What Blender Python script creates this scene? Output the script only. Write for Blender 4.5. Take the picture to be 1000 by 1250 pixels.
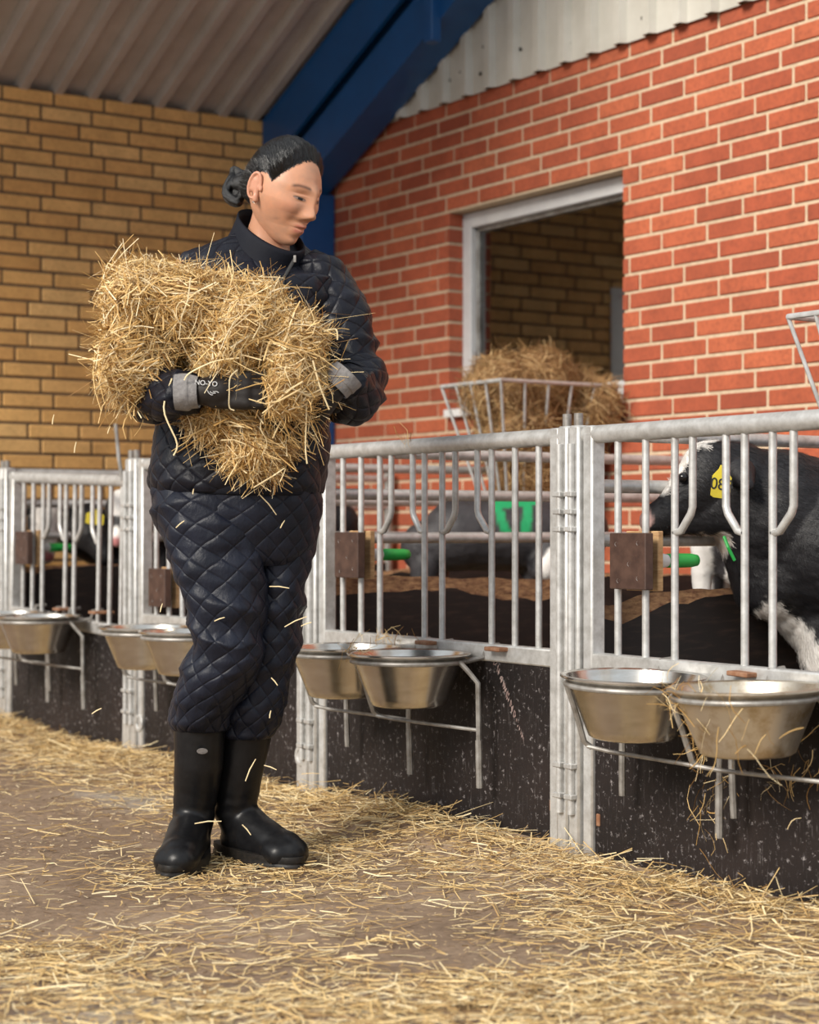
import bpy, bmesh, math, random
import numpy as np
from mathutils import Vector, Matrix, noise as mnoise

random.seed(7)
rng = np.random.default_rng(7)
for o in list(bpy.data.objects):
    bpy.data.objects.remove(o)
scene = bpy.context.scene
COL = scene.collection

# ------------------------------------------------------------------ camera
# World axes: X runs along the red wall and the pen fronts, Y runs into the pens, Z is up.
F = 2278.0            # focal length in pixels of a 1000 x 1250 frame
HOR = 646.0           # horizon row
CAMH = 0.77
SN, CS = 0.83519, 0.54995     # view direction = (-SN, CS)
TH = math.atan2(SN, CS)
cam_d = bpy.data.cameras.new('camera')
cam = bpy.data.objects.new('camera', cam_d)
COL.objects.link(cam)
cam.location = (0, 0, CAMH)
cam.rotation_euler = (math.pi / 2, 0, TH)
cam_d.sensor_fit = 'HORIZONTAL'
cam_d.sensor_width = 36.0
cam_d.lens = 36.0 * F / 1000.0
cam_d.shift_y = (HOR - 625.0) / 1000.0
cam_d.clip_start = 0.05
cam_d.dof.use_dof = True
cam_d.dof.focus_distance = 4.2
cam_d.dof.aperture_fstop = 4.5
scene.camera = cam

# ------------------------------------------------------------------ light
world = bpy.data.worlds.new('overcast_sky')
scene.world = world
world.use_nodes = True
wn = world.node_tree.nodes
wn['Background'].inputs[0].default_value = (0.86, 0.93, 1.0, 1)
wn['Background'].inputs[1].default_value = 0.68
sun_d = bpy.data.lights.new('yard_sun_offscreen', 'SUN')
sun = bpy.data.objects.new('yard_sun_offscreen', sun_d)
COL.objects.link(sun)
sun_d.energy = 3.7
sun_d.angle = math.radians(24)
sun_d.color = (1.0, 0.93, 0.83)
def cam_dir(x, y, z):   # camera-aligned direction -> world
    return Vector((CS * x - SN * y, SN * x + CS * y, z))
sd = cam_dir(-0.64, -0.74, 0.60).normalized()
sun.rotation_euler = sd.to_track_quat('Z', 'Y').to_euler()
sun.location = (0, 0, 6)
vs = scene.view_settings
vs.view_transform = 'Standard'
vs.look = 'None'
vs.exposure = 0.28
vs.gamma = 1.0
vs.use_curve_mapping = False

# ------------------------------------------------------------------ pixel -> place
def ray(px, py):
    u = (px - 500.0) / F
    return Vector((CS * u - SN, SN * u + CS, (HOR - py) / F))
def onY(px, py, Y):
    r = ray(px, py); t = Y / r.y
    return Vector((r.x * t, Y, CAMH + r.z * t))
def onX(px, py, X):
    r = ray(px, py); t = X / r.x
    return Vector((X, r.y * t, CAMH + r.z * t))
def proj(p):
    xc = CS * p[0] + SN * p[1]; yc = -SN * p[0] + CS * p[1]
    return 500 + F * xc / yc, HOR - F * (p[2] - CAMH) / yc, yc

# ------------------------------------------------------------------ key distances
YF = 2.68      # pen fronts
YR = 4.48      # red wall face
XY = -7.73     # yellow wall face
POSTS = [-2.19, -3.37, -4.55, -5.73, -6.90]
ZW = 2.58      # top of red brickwork
WX0, WX1, WZ0, WZ1 = -6.50, -5.36, 1.27, 2.105   # window opening

# ------------------------------------------------------------------ materials
def new_mat(name):
    m = bpy.data.materials.new(name); m.use_nodes = True
    nt = m.node_tree
    return m, nt, nt.nodes['Principled BSDF']
def nd(nt, kind, **kw):
    n = nt.nodes.new(kind)
    for k, v in kw.items():
        if k.startswith('i_'):
            key = k[2:]
            key = int(key) if key.isdigit() else key
            n.inputs[key].default_value = v
        else:
            setattr(n, k, v)
    return n
def ramp(nt, stops, fac=None, interp='LINEAR'):
    r = nt.nodes.new('ShaderNodeValToRGB')
    r.color_ramp.interpolation = interp
    els = r.color_ramp.elements
    els[0].position, els[0].color = stops[0][0], (*stops[0][1], 1)
    els[1].position, els[1].color = stops[-1][0], (*stops[-1][1], 1)
    for p, c in stops[1:-1]:
        e = els.new(p); e.color = (*c, 1)
    if fac is not None: nt.links.new(fac, r.inputs[0])
    return r
def coords(nt, scale=(1, 1, 1), kind='Object'):
    tc = nt.nodes.new('ShaderNodeTexCoord')
    mp = nt.nodes.new('ShaderNodeMapping')
    mp.inputs['Scale'].default_value = scale
    nt.links.new(tc.outputs[kind], mp.inputs[0])
    return mp.outputs[0]
def noise_n(nt, scale, detail=4, rough=0.6, co=None, sc=(1, 1, 1)):
    n = nt.nodes.new('ShaderNodeTexNoise')
    n.inputs['Scale'].default_value = scale
    n.inputs['Detail'].default_value = detail
    n.inputs['Roughness'].default_value = rough
    nt.links.new(co if co is not None else coords(nt, sc), n.inputs['Vector'])
    return n.outputs[0]
def mixc(nt, fac, a, b, mode='MIX'):
    m = nt.nodes.new('ShaderNodeMix'); m.data_type = 'RGBA'; m.blend_type = mode
    for sock, v in ((m.inputs[0], fac), (m.inputs[6], a), (m.inputs[7], b)):
        if isinstance(v, (int, float)): sock.default_value = v
        elif isinstance(v, tuple): sock.default_value = (*v, 1)
        else: nt.links.new(v, sock)
    return m.outputs[2]
def bump(nt, b, h, strength=0.3, dist=0.01):
    n = nt.nodes.new('ShaderNodeBump')
    n.inputs['Strength'].default_value = strength
    n.inputs['Distance'].default_value = dist
    nt.links.new(h, n.inputs['Height'])
    nt.links.new(n.outputs[0], b.inputs['Normal'])
def simple(name, c1, c2=None, scale=20, rough=0.6, metal=0.0, bs=0.0, bd=0.004, sc=(1, 1, 1), lo=0.35, hi=0.65, spec=0.5):
    m, nt, b = new_mat(name)
    c2 = c2 or tuple(x * 0.75 for x in c1)
    n = noise_n(nt, scale, 5, 0.65, sc=sc)
    r = ramp(nt, [(lo, c1), (hi, c2)], n)
    nt.links.new(r.outputs[0], b.inputs['Base Color'])
    b.inputs['Roughness'].default_value = rough
    b.inputs['Metallic'].default_value = metal
    b.inputs['Specular IOR Level'].default_value = spec
    if bs: bump(nt, b, n, bs, bd)
    return m
def rand_island(nt):
    g = nt.nodes.new('ShaderNodeNewGeometry'); oi = nt.nodes.new('ShaderNodeObjectInfo')
    a = nt.nodes.new('ShaderNodeMath'); a.operation = 'ADD'
    nt.links.new(g.outputs['Random Per Island'], a.inputs[0]); nt.links.new(oi.outputs['Random'], a.inputs[1])
    f = nt.nodes.new('ShaderNodeMath'); f.operation = 'FRACT'
    nt.links.new(a.outputs[0], f.inputs[0])
    return f.outputs[0]
def brick_mat(name, stops, speck, rough=0.85):
    m, nt, b = new_mat(name)
    tc = nt.nodes.new('ShaderNodeNewGeometry')
    r = ramp(nt, stops, rand_island(nt))
    n = noise_n(nt, 60, 6, 0.7, co=tc.outputs['Position'])
    n2 = noise_n(nt, 9, 3, 0.6, co=tc.outputs['Position'])
    c = mixc(nt, ramp(nt, [(0.45, (0, 0, 0)), (0.75, (0.7, 0.7, 0.7))], n).outputs[0], r.outputs[0], speck)
    c = mixc(nt, 0.35, c, ramp(nt, [(0.3, (0.55, 0.55, 0.55)), (0.7, (1.25, 1.25, 1.25))], n2).outputs[0], 'MULTIPLY')
    nt.links.new(c, b.inputs['Base Color'])
    b.inputs['Roughness'].default_value = rough
    bump(nt, b, n, 0.35, 0.004)
    return m
def straw_mat(name, stops, rough=0.55):
    m, nt, b = new_mat(name)
    r = ramp(nt, stops, rand_island(nt))
    nt.links.new(r.outputs[0], b.inputs['Base Color'])
    b.inputs['Roughness'].default_value = rough
    b.inputs['Specular IOR Level'].default_value = 0.4
    return m
def attr_mat(name, rough=0.5, spec=0.4, bscale=0, bstr=0.2, sss=0.0, sc=(1, 1, 1), bd=0.003):
    m, nt, b = new_mat(name)
    a = nt.nodes.new('ShaderNodeAttribute'); a.attribute_name = 'Col'
    nt.links.new(a.outputs['Color'], b.inputs['Base Color'])
    b.inputs['Roughness'].default_value = rough
    b.inputs['Specular IOR Level'].default_value = spec
    if sss:
        b.inputs['Subsurface Weight'].default_value = sss
        b.inputs['Subsurface Radius'].default_value = (0.01, 0.004, 0.002)
        b.inputs['Subsurface Scale'].default_value = 0.6
    if bscale:
        bump(nt, b, noise_n(nt, bscale, 4, 0.7, sc=sc), bstr, bd)
    return m

M = {}
M['red_brick'] = brick_mat('red_brick', [(0, (0.33, 0.072, 0.034)), (0.35, (0.45, 0.105, 0.045)), (0.7, (0.40, 0.088, 0.040)), (1, (0.52, 0.135, 0.058))], (0.22, 0.055, 0.03))
M['yellow_brick'] = brick_mat('yellow_brick', [(0, (0.62, 0.34, 0.11)), (0.3, (0.77, 0.46, 0.165)), (0.6, (0.66, 0.36, 0.12)), (1, (0.80, 0.51, 0.205))], (0.48, 0.25, 0.085))
M['cream_mortar'] = simple('cream_mortar', (0.66, 0.52, 0.36), (0.52, 0.40, 0.27), 40, 0.95, bs=0.3)
M['grey_mortar'] = simple('grey_mortar', (0.17, 0.115, 0.065), (0.12, 0.08, 0.05), 40, 0.95, bs=0.3)
M['galv'] = simple('galvanised_steel', (0.64, 0.64, 0.63), (0.36, 0.35, 0.33), 34, 0.42, 0.45, bs=0.08, lo=0.35, hi=0.8)
M['galv_dull'] = simple('dull_galvanised_steel', (0.42, 0.41, 0.39), (0.20, 0.18, 0.16), 18, 0.5, 0.45, bs=0.1)
M['dark_steel'] = simple('dark_steel', (0.10, 0.085, 0.075), (0.05, 0.03, 0.025), 40, 0.5, 0.5)
M['steel'] = simple('stainless_steel', (0.72, 0.70, 0.66), (0.60, 0.56, 0.50), 14, 0.24, 1.0, sc=(1, 1, 3))
M['steel_dirty'] = simple('stained_stainless_steel', (0.62, 0.56, 0.47), (0.36, 0.25, 0.12), 16, 0.36, 0.85, bs=0.15, lo=0.45, hi=0.7)
M['blue'] = simple('blue_paint', (0.008, 0.085, 0.27), (0.007, 0.07, 0.22), 6, 0.4)
M['sheet'] = simple('grey_roof_sheet', (0.45, 0.425, 0.40), (0.38, 0.355, 0.33), 5, 0.45)
M['clad'] = simple('pale_cladding', (0.58, 0.56, 0.50), (0.50, 0.48, 0.42), 5, 0.45)
M['white'] = simple('white_paint', (0.80, 0.80, 0.79), (0.70, 0.70, 0.69), 8, 0.4)
M['frame'] = simple('grey_window_frame', (0.62, 0.62, 0.62), (0.52, 0.52, 0.53), 8, 0.4)
M['rust'] = simple('rust', (0.22, 0.09, 0.04), (0.32, 0.18, 0.11), 40, 0.8)
M['plywood'] = simple('pale_plywood_edge', (0.52, 0.34, 0.17), (0.36, 0.20, 0.09), 30, 0.8, sc=(1, 1, 6))
M['brown_board'] = simple('brown_board', (0.045, 0.022, 0.016), (0.085, 0.045, 0.032), 30, 0.55)
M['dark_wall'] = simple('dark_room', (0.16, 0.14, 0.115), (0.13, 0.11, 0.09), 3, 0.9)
M['green'] = simple('green_rubber', (0.02, 0.36, 0.06), (0.03, 0.44, 0.08), 12, 0.4)
M['yellow_tag'] = simple('yellow_plastic', (0.80, 0.66, 0.05), (0.74, 0.58, 0.04), 20, 0.4)
M['ink'] = simple('black_ink', (0.02, 0.02, 0.02), (0.02, 0.02, 0.02), 5, 0.6)
M['print'] = simple('pale_print', (0.66, 0.66, 0.66), (0.6, 0.6, 0.6), 5, 0.6)
M['screw'] = simple('dark_screw', (0.05, 0.05, 0.055), (0.03, 0.03, 0.03), 5, 0.5, 0.5)
M['rubber'] = simple('black_boot_rubber', (0.006, 0.006, 0.007), (0.010, 0.010, 0.011), 60, 0.36, bs=0.08, spec=0.3)
M['sole'] = simple('boot_sole', (0.009, 0.009, 0.009), (0.022, 0.018, 0.015), 70, 0.5, bs=0.2, spec=0.3)
M['hair'] = None
STRAW = [(0, (0.24, 0.11, 0.03)), (0.22, (0.50, 0.29, 0.085)), (0.5, (0.72, 0.48, 0.19)), (0.75, (0.84, 0.63, 0.32)), (1, (0.92, 0.79, 0.53))]
M['pale_straw'] = simple('pale_straw', (0.88, 0.74, 0.46), (0.78, 0.60, 0.32), 30, 0.6)
M['straw'] = straw_mat('straw', STRAW)
M['straw_floor'] = straw_mat('trodden_straw', [(0, (0.26, 0.15, 0.065)), (0.25, (0.54, 0.35, 0.14)), (0.6, (0.74, 0.53, 0.24)), (1, (0.90, 0.76, 0.48))])
M['hay'] = straw_mat('hay', [(0, (0.13, 0.06, 0.02)), (0.4, (0.28, 0.15, 0.055)), (0.75, (0.40, 0.24, 0.10)), (1, (0.55, 0.38, 0.18))])
M['straw_core'] = simple('straw_inside', (0.62, 0.40, 0.15), (0.46, 0.27, 0.09), 60, 0.9, bs=0.5)
M['hay_core'] = simple('hay_inside', (0.32, 0.18, 0.07), (0.23, 0.12, 0.042), 60, 0.9, bs=0.5)

def make_panel_mat():
    m, nt, b = new_mat('black_phenolic_board')
    co = coords(nt)
    big = noise_n(nt, 3.0, 4, 0.6, co=co)
    base = ramp(nt, [(0.35, (0.010, 0.008, 0.008)), (0.7, (0.022, 0.016, 0.015))], big).outputs[0]
    s1 = noise_n(nt, 1.0, 6, 0.75, co=coords(nt, (150, 1, 14)))
    s2 = noise_n(nt, 1.0, 5, 0.75, co=coords(nt, (60, 1, 60)))
    s3 = noise_n(nt, 4.0, 3, 0.6, co=coords(nt, (1, 1, 1)))
    mk = ramp(nt, [(0.58, (0, 0, 0)), (0.74, (0.7, 0.7, 0.7))], s1).outputs[0]
    mk2 = ramp(nt, [(0.575, (0, 0, 0)), (0.66, (1, 1, 1))], s2).outputs[0]
    area = ramp(nt, [(0.30, (0.12, 0.12, 0.12)), (0.62, (0.9, 0.9, 0.9))], s3).outputs[0]
    mm = mixc(nt, 1.0, mixc(nt, 1.0, mk, mk2, 'ADD'), area, 'MULTIPLY')
    c = mixc(nt, mm, base, (0.36, 0.33, 0.33))
    nt.links.new(c, b.inputs['Base Color'])
    b.inputs['Roughness'].default_value = 0.6
    b.inputs['Specular IOR Level'].default_value = 0.25
    bump(nt, b, s1, 0.15, 0.003)
    return m
M['panel'] = make_panel_mat()
def make_ground_mat():
    m, nt, b = new_mat('dirty_concrete')
    co = coords(nt)
    a = noise_n(nt, 1.3, 6, 0.65, co=co)
    d = noise_n(nt, 45, 5, 0.75, co=co)
    g = noise_n(nt, 0.9, 3, 0.5, co=coords(nt, (1, 1.6, 1)))
    c = ramp(nt, [(0.32, (0.165, 0.108, 0.070)), (0.5, (0.27, 0.188, 0.125)), (0.68, (0.37, 0.275, 0.195))], a).outputs[0]
    c = mixc(nt, ramp(nt, [(0.60, (0, 0, 0)), (0.70, (0.75, 0.75, 0.75))], g).outputs[0], c, (0.42, 0.38, 0.33))
    c = mixc(nt, 0.7, c, ramp(nt, [(0.3, (0.55, 0.5, 0.45)), (0.7, (1.3, 1.3, 1.3))], d).outputs[0], 'MULTIPLY')
    nt.links.new(c, b.inputs['Base Color'])
    b.inputs['Roughness'].default_value = 0.8
    bump(nt, b, d, 0.6, 0.006)
    return m
M['ground'] = make_ground_mat()
def make_glass():
    m, nt, b = new_mat('window_glass')
    out = nt.nodes['Material Output']; nt.nodes.remove(b)
    tr = nd(nt, 'ShaderNodeBsdfTransparent'); tr.inputs[0].default_value = (0.86, 0.90, 0.88, 1)
    gl = nd(nt, 'ShaderNodeBsdfGlossy'); gl.inputs['Roughness'].default_value = 0.02
    fr = nd(nt, 'ShaderNodeFresnel'); fr.inputs[0].default_value = 2.6
    mx = nd(nt, 'ShaderNodeMixShader')
    nt.links.new(fr.outputs[0], mx.inputs[0]); nt.links.new(tr.outputs[0], mx.inputs[1]); nt.links.new(gl.outputs[0], mx.inputs[2])
    nt.links.new(mx.outputs[0], out.inputs[0])
    return m
M['glass'] = make_glass()
def make_hair():
    m, nt, b = new_mat('black_hair')
    n = noise_n(nt, 1.0, 4, 0.7, co=coords(nt, (1, 1, 1), 'UV'))
    r = ramp(nt, [(0.35, (0.003, 0.0026, 0.0026)), (0.75, (0.010, 0.009, 0.009))], n)
    nt.links.new(r.outputs[0], b.inputs['Base Color'])
    b.inputs['Roughness'].default_value = 0.33
    b.inputs['Specular IOR Level'].default_value = 0.55
    bump(nt, b, n, 0.6, 0.003)
    return m
M['hair'] = make_hair()
def make_cloth(name, c1, c2, rough, seams=True):
    m, nt, b = new_mat(name)
    n = noise_n(nt, 14, 5, 0.6, co=coords(nt, (1, 1, 1)))
    r = ramp(nt, [(0.35, c1), (0.7, c2)], n)
    nt.links.new(r.outputs[0], b.inputs['Base Color'])
    b.inputs['Roughness'].default_value = rough
    b.inputs['Specular IOR Level'].default_value = 0.26 if seams else 0.15
    n2 = noise_n(nt, 55, 5, 0.65, co=coords(nt, (1, 1, 0.6)))
    if not seams:
        bump(nt, b, n2, 0.25, 0.004); return m
    uv = nt.nodes.new('ShaderNodeTexCoord'); sp = nt.nodes.new('ShaderNodeSeparateXYZ'); nt.links.new(uv.outputs['UV'], sp.inputs[0])
    def mth(op, *a):
        q = nt.nodes.new('ShaderNodeMath'); q.operation = op
        for k, v in enumerate(a):
            if isinstance(v, (int, float)): q.inputs[k].default_value = v
            else: nt.links.new(v, q.inputs[k])
        return q.outputs[0]
    hs = []
    for op in ('ADD', 'SUBTRACT'):
        f = mth('FRACT', mth(op, sp.outputs[0], sp.outputs[1]))
        d = mth('SUBTRACT', 0.5, mth('ABSOLUTE', mth('SUBTRACT', f, 0.5)))      # 0 on the seam
        hs.append(mth('MINIMUM', mth('MULTIPLY', d, 9.0), 1.0))
    h = mth('ADD', mth('MULTIPLY', mth('SQRT', mth('MULTIPLY', hs[0], hs[1])), 0.55), mth('MULTIPLY', n2, 0.75))
    bump(nt, b, h, 0.60, 0.006)
    return m
M['jacket'] = make_cloth('navy_nylon', (0.006, 0.0065, 0.011), (0.011, 0.012, 0.020), 0.42)
M['trousers'] = make_cloth('navy_quilted_nylon', (0.008, 0.010, 0.018), (0.014, 0.017, 0.030), 0.44)
M['collar'] = make_cloth('navy_knit', (0.008, 0.009, 0.014), (0.012, 0.013, 0.019), 0.7, False)
M['glove'] = simple('dark_glove_coating', (0.014, 0.011, 0.010), (0.022, 0.018, 0.016), 50, 0.55, bs=0.15, spec=0.3)
M['cuff'] = simple('grey_knit_cuff', (0.26, 0.25, 0.245), (0.18, 0.17, 0.17), 120, 0.9, bs=0.4, sc=(1, 1, 1))
M['cuff_dark'] = simple('grey_brown_knit_cuff', (0.15, 0.135, 0.125), (0.10, 0.09, 0.085), 120, 0.9, bs=0.4)
M['skin'] = attr_mat('skin', 0.42, 0.45, 60, 0.08, 0.12)
M['coat'] = attr_mat('calf_coat', 0.5, 0.35, 1.0, 0.45, 0, (60, 160, 60), 0.006)

# ------------------------------------------------------------------ mesh helpers
class MB:
    def __init__(self): self.v = []; self.f = []; self.uv = None
    def add(self, vs, fs):
        k = len(self.v); self.v += [tuple(p) for p in vs]; self.f += [tuple(i + k for i in f) for f in fs]
        return self
    def box(self, lo, hi):
        x0, y0, z0 = lo; x1, y1, z1 = hi
        v = [(x0, y0, z0), (x1, y0, z0), (x1, y1, z0), (x0, y1, z0), (x0, y0, z1), (x1, y0, z1), (x1, y1, z1), (x0, y1, z1)]
        return self.add(v, [(0, 3, 2, 1), (4, 5, 6, 7), (0, 1, 5, 4), (1, 2, 6, 5), (2, 3, 7, 6), (3, 0, 4, 7)])
    def bbox(self, lo, hi, b):      # bevelled box: 24 corner verts
        c = [(lo[i] + hi[i]) / 2 for i in range(3)]; h = [(hi[i] - lo[i]) / 2 for i in range(3)]
        bm = bmesh.new(); bmesh.ops.create_cube(bm, size=2)
        for v in bm.verts: v.co = Vector((v.co.x * h[0] + c[0], v.co.y * h[1] + c[1], v.co.z * h[2] + c[2]))
        bmesh.ops.bevel(bm, geom=bm.edges[:], offset=b, segments=1, affect='EDGES')
        bm.verts.index_update()
        self.add([v.co[:] for v in bm.verts], [[v.index for v in f.verts] for f in bm.faces]); bm.free()
        return self
    def tube(self, pts, r, n=10, cap=True, flat=1.0, ref=None):
        pts = [Vector(p) for p in pts]; m = len(pts)
        rs = r if isinstance(r, (list, tuple)) else [r] * m
        T = []
        for i in range(m):
            a = pts[min(i + 1, m - 1)] - pts[max(i - 1, 0)]
            T.append(a.normalized())
        up = Vector(ref) if ref else (Vector((0, 0, 1)) if abs(T[0].z) < 0.9 else Vector((1, 0, 0)))
        N = (up - T[0] * up.dot(T[0])).normalized()
        vs, fs = [], []
        for i in range(m):
            N = (N - T[i] * N.dot(T[i])).normalized(); B = T[i].cross(N)
            for j in range(n):
                a = 2 * math.pi * j / n
                vs.append(pts[i] + N * (math.cos(a) * rs[i]) + B * (math.sin(a) * rs[i] * flat))
        for i in range(m - 1):
            for j in range(n):
                fs.append((i * n + j, i * n + (j + 1) % n, (i + 1) * n + (j + 1) % n, (i + 1) * n + j))
        if cap:
            fs.append(tuple(range(n - 1, -1, -1))); fs.append(tuple((m - 1) * n + j for j in range(n)))
        return self.add(vs, fs)
    def lathe(self, prof, n=48, c=(0, 0, 0)):
        vs, fs = [], []; m = len(prof)
        for (r, z) in prof:
            for j in range(n):
                a = 2 * math.pi * j / n
                vs.append((c[0] + r * math.cos(a), c[1] + r * math.sin(a), c[2] + z))
        for i in range(m - 1):
            for j in range(n):
                fs.append((i * n + j, i * n + (j + 1) % n, (i + 1) * n + (j + 1) % n, (i + 1) * n + j))
        return self.add(vs, fs)
    def capsule(self, p0, r0, p1, r1, s=(1, 1, 1), n=20):
        """ tapered capsule; radii are scaled by s along the local axes of the caller's frame """
        p0 = Vector(p0); p1 = Vector(p1); d = p1 - p0; L = d.length
        T = d.normalized() if L > 1e-6 else Vector((0, 0, 1))
        ref = Vector((0, 1, 0)) if abs(T.y) < 0.9 else Vector((1, 0, 0))
        N = (ref - T * ref.dot(T)).normalized(); B = T.cross(N)
        rings = []
        for k in range(1, 6):
            a = -math.pi / 2 + k * (math.pi / 2) / 6; rings.append((p0, r0, a))
        rings.append((p0, r0, 0)); rings.append((p1, r1, 0))
        for k in range(1, 6):
            rings.append((p1, r1, k * (math.pi / 2) / 6))
        S = Vector(s); vs, fs = [], []
        for (c, r, a) in rings:
            for j in range(n):
                b = 2 * math.pi * j / n
                off = T * (math.sin(a) * r) + (N * math.cos(b) + B * math.sin(b)) * (math.cos(a) * r)
                vs.append(c + Vector((off.x * S.x, off.y * S.y, off.z * S.z)))
        m = len(rings)
        o0 = T * r0; o1 = T * r1
        vs.append(p0 - Vector((o0.x * S.x, o0.y * S.y, o0.z * S.z))); vs.append(p1 + Vector((o1.x * S.x, o1.y * S.y, o1.z * S.z)))
        for i in range(m - 1):
            for j in range(n):
                fs.append((i * n + j, i * n + (j + 1) % n, (i + 1) * n + (j + 1) % n, (i + 1) * n + j))
        for j in range(n):
            fs.append((m * n, (j + 1) % n, j)); fs.append((m * n + 1, (m - 1) * n + j, (m - 1) * n + (j + 1) % n))
        return self.add(vs, fs)
    def mesh(self, name):
        me = bpy.data.meshes.new(name); me.from_pydata(self.v, [], self.f); me.update()
        return me
    def build(self, name, mat, parent=None, smooth=False, loc=None):
        return link(name, self.mesh(name), mat, parent, smooth, loc)

def link(name, me, mat, parent=None, smooth=False, loc=None):
    o = bpy.data.objects.new(name, me); COL.objects.link(o)
    if mat is not None and len(me.materials) == 0: me.materials.append(mat)
    if parent is not None: o.parent = parent
    if loc is not None: o.location = loc
    if smooth: me.polygons.foreach_set('use_smooth', [True] * len(me.polygons))
    return o
def tag(o, label=None, cat=None, group=None, kind=None):
    if label: o['label'] = label
    if cat: o['category'] = cat
    if group: o['group'] = group
    if kind: o['kind'] = kind
    return o
def thing(name, label, cat, loc=(0, 0, 0), rz=0, group=None):
    o = bpy.data.objects.new(name, None); COL.objects.link(o)
    o.location = loc; o.rotation_euler = (0, 0, rz); o.empty_display_size = 0.1
    return tag(o, label, cat, group)
def soft(me, deg=35):
    me.polygons.foreach_set('use_smooth', [True] * len(me.polygons))
    me.set_sharp_from_angle(angle=math.radians(deg))
def remesh(mb, voxel, smooth=4, fac=0.5):
    me = mb.mesh('tmp'); o = bpy.data.objects.new('tmp', me); COL.objects.link(o)
    m = o.modifiers.new('r', 'REMESH'); m.mode = 'VOXEL'; m.voxel_size = voxel
    s = o.modifiers.new('s', 'SMOOTH'); s.iterations = smooth; s.factor = fac
    dg = bpy.context.evaluated_depsgraph_get(); dg.update()
    out = bpy.data.meshes.new_from_object(o.evaluated_get(dg))
    bpy.data.objects.remove(o); bpy.data.meshes.remove(me)
    return out
def verts_np(me):
    a = np.empty(len(me.vertices) * 3); me.vertices.foreach_get('co', a); return a.reshape(-1, 3)
def set_verts(me, a):
    me.vertices.foreach_set('co', a.ravel()); me.update()
def normals_np(me):
    a = np.empty(len(me.vertices) * 3, dtype=np.float32); me.vertex_normals.foreach_get('vector', a); return a.reshape(-1, 3).astype(float)
def set_col(me, rgb):
    at = me.color_attributes.new('Col', 'FLOAT_COLOR', 'POINT')
    c = np.ones((len(me.vertices), 4)); c[:, :3] = rgb
    at.data.foreach_set('color', c.ravel())
def fbm(p, scale, octs=3):
    return np.array([mnoise.fractal(Vector(q) * scale, 1.0, 2.0, octs) for q in p])
def sstep(a, b, x):
    t = np.clip((x - a) / (b - a), 0, 1); return t * t * (3 - 2 * t)

def straws(name, P, D, N, L, W, mat, curl=0.25, seg=3, fold=True, parent=None):
    """ many thin folded stalks: centre P, direction D, facing N, length L, width W """
    n = len(P)
    D = D / np.linalg.norm(D, axis=1, keepdims=True)
    B = np.cross(N, D); B /= np.linalg.norm(B, axis=1, keepdims=True) + 1e-9
    N = np.cross(D, B)
    k1 = rng.normal(0, curl, n); k2 = rng.normal(0, curl, n); k3 = rng.normal(0, curl * 0.6, n)
    per = 3 if fold else 2
    V = np.zeros((n, seg + 1, per, 3))
    for i in range(seg + 1):
        t = i / seg - 0.5
        c = P + D * (t * L)[:, None] + B * ((k1 * (t * t - 0.08) + k3 * t ** 3 * 4) * L)[:, None] + N * ((k2 * (t * t - 0.08)) * L)[:, None]
        w = W * (1.0 - 0.5 * max(0, t + 0.1))
        V[:, i, 0] = c - B * (w / 2)[:, None]
        if fold:
            V[:, i, 1] = c + N * (w * 0.35)[:, None]
            V[:, i, 2] = c + B * (w / 2)[:, None]
        else:
            V[:, i, 1] = c + B * (w / 2)[:, None]
    base = np.arange(n)[:, None] * ((seg + 1) * per)
    quads = []
    for i in range(seg):
        for j in range(per - 1):
            a = i * per + j
            quads.append(np.concatenate([base + a, base + a + 1, base + a + per + 1, base + a + per], axis=1))
    Q = np.stack(quads, axis=1).reshape(-1, 4)
    me = bpy.data.meshes.new(name)
    VV = V.reshape(-1, 3)
    me.vertices.add(len(VV)); me.vertices.foreach_set('co', VV.ravel())
    me.loops.add(Q.size); me.loops.foreach_set('vertex_index', Q.ravel().astype(np.int32))
    me.polygons.add(len(Q)); me.polygons.foreach_set('loop_start', np.arange(0, Q.size, 4, dtype=np.int32))
    me.update(calc_edges=True); me.validate()
    return link(name, me, mat, parent)
def sample_surface(me, n):
    me.calc_loop_triangles()
    T = np.empty(len(me.loop_triangles) * 3, dtype=np.int32); me.loop_triangles.foreach_get('vertices', T); T = T.reshape(-1, 3)
    V = verts_np(me); a, b, c = V[T[:, 0]], V[T[:, 1]], V[T[:, 2]]
    cr = np.cross(b - a, c - a); ar = np.linalg.norm(cr, axis=1); nn = cr / (ar[:, None] + 1e-12)
    idx = rng.choice(len(T), n, p=ar / ar.sum())
    r1 = np.sqrt(rng.random(n))[:, None]; r2 = rng.random(n)[:, None]
    return (1 - r1) * a[idx] + r1 * (1 - r2) * b[idx] + r1 * r2 * c[idx], nn[idx]

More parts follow.
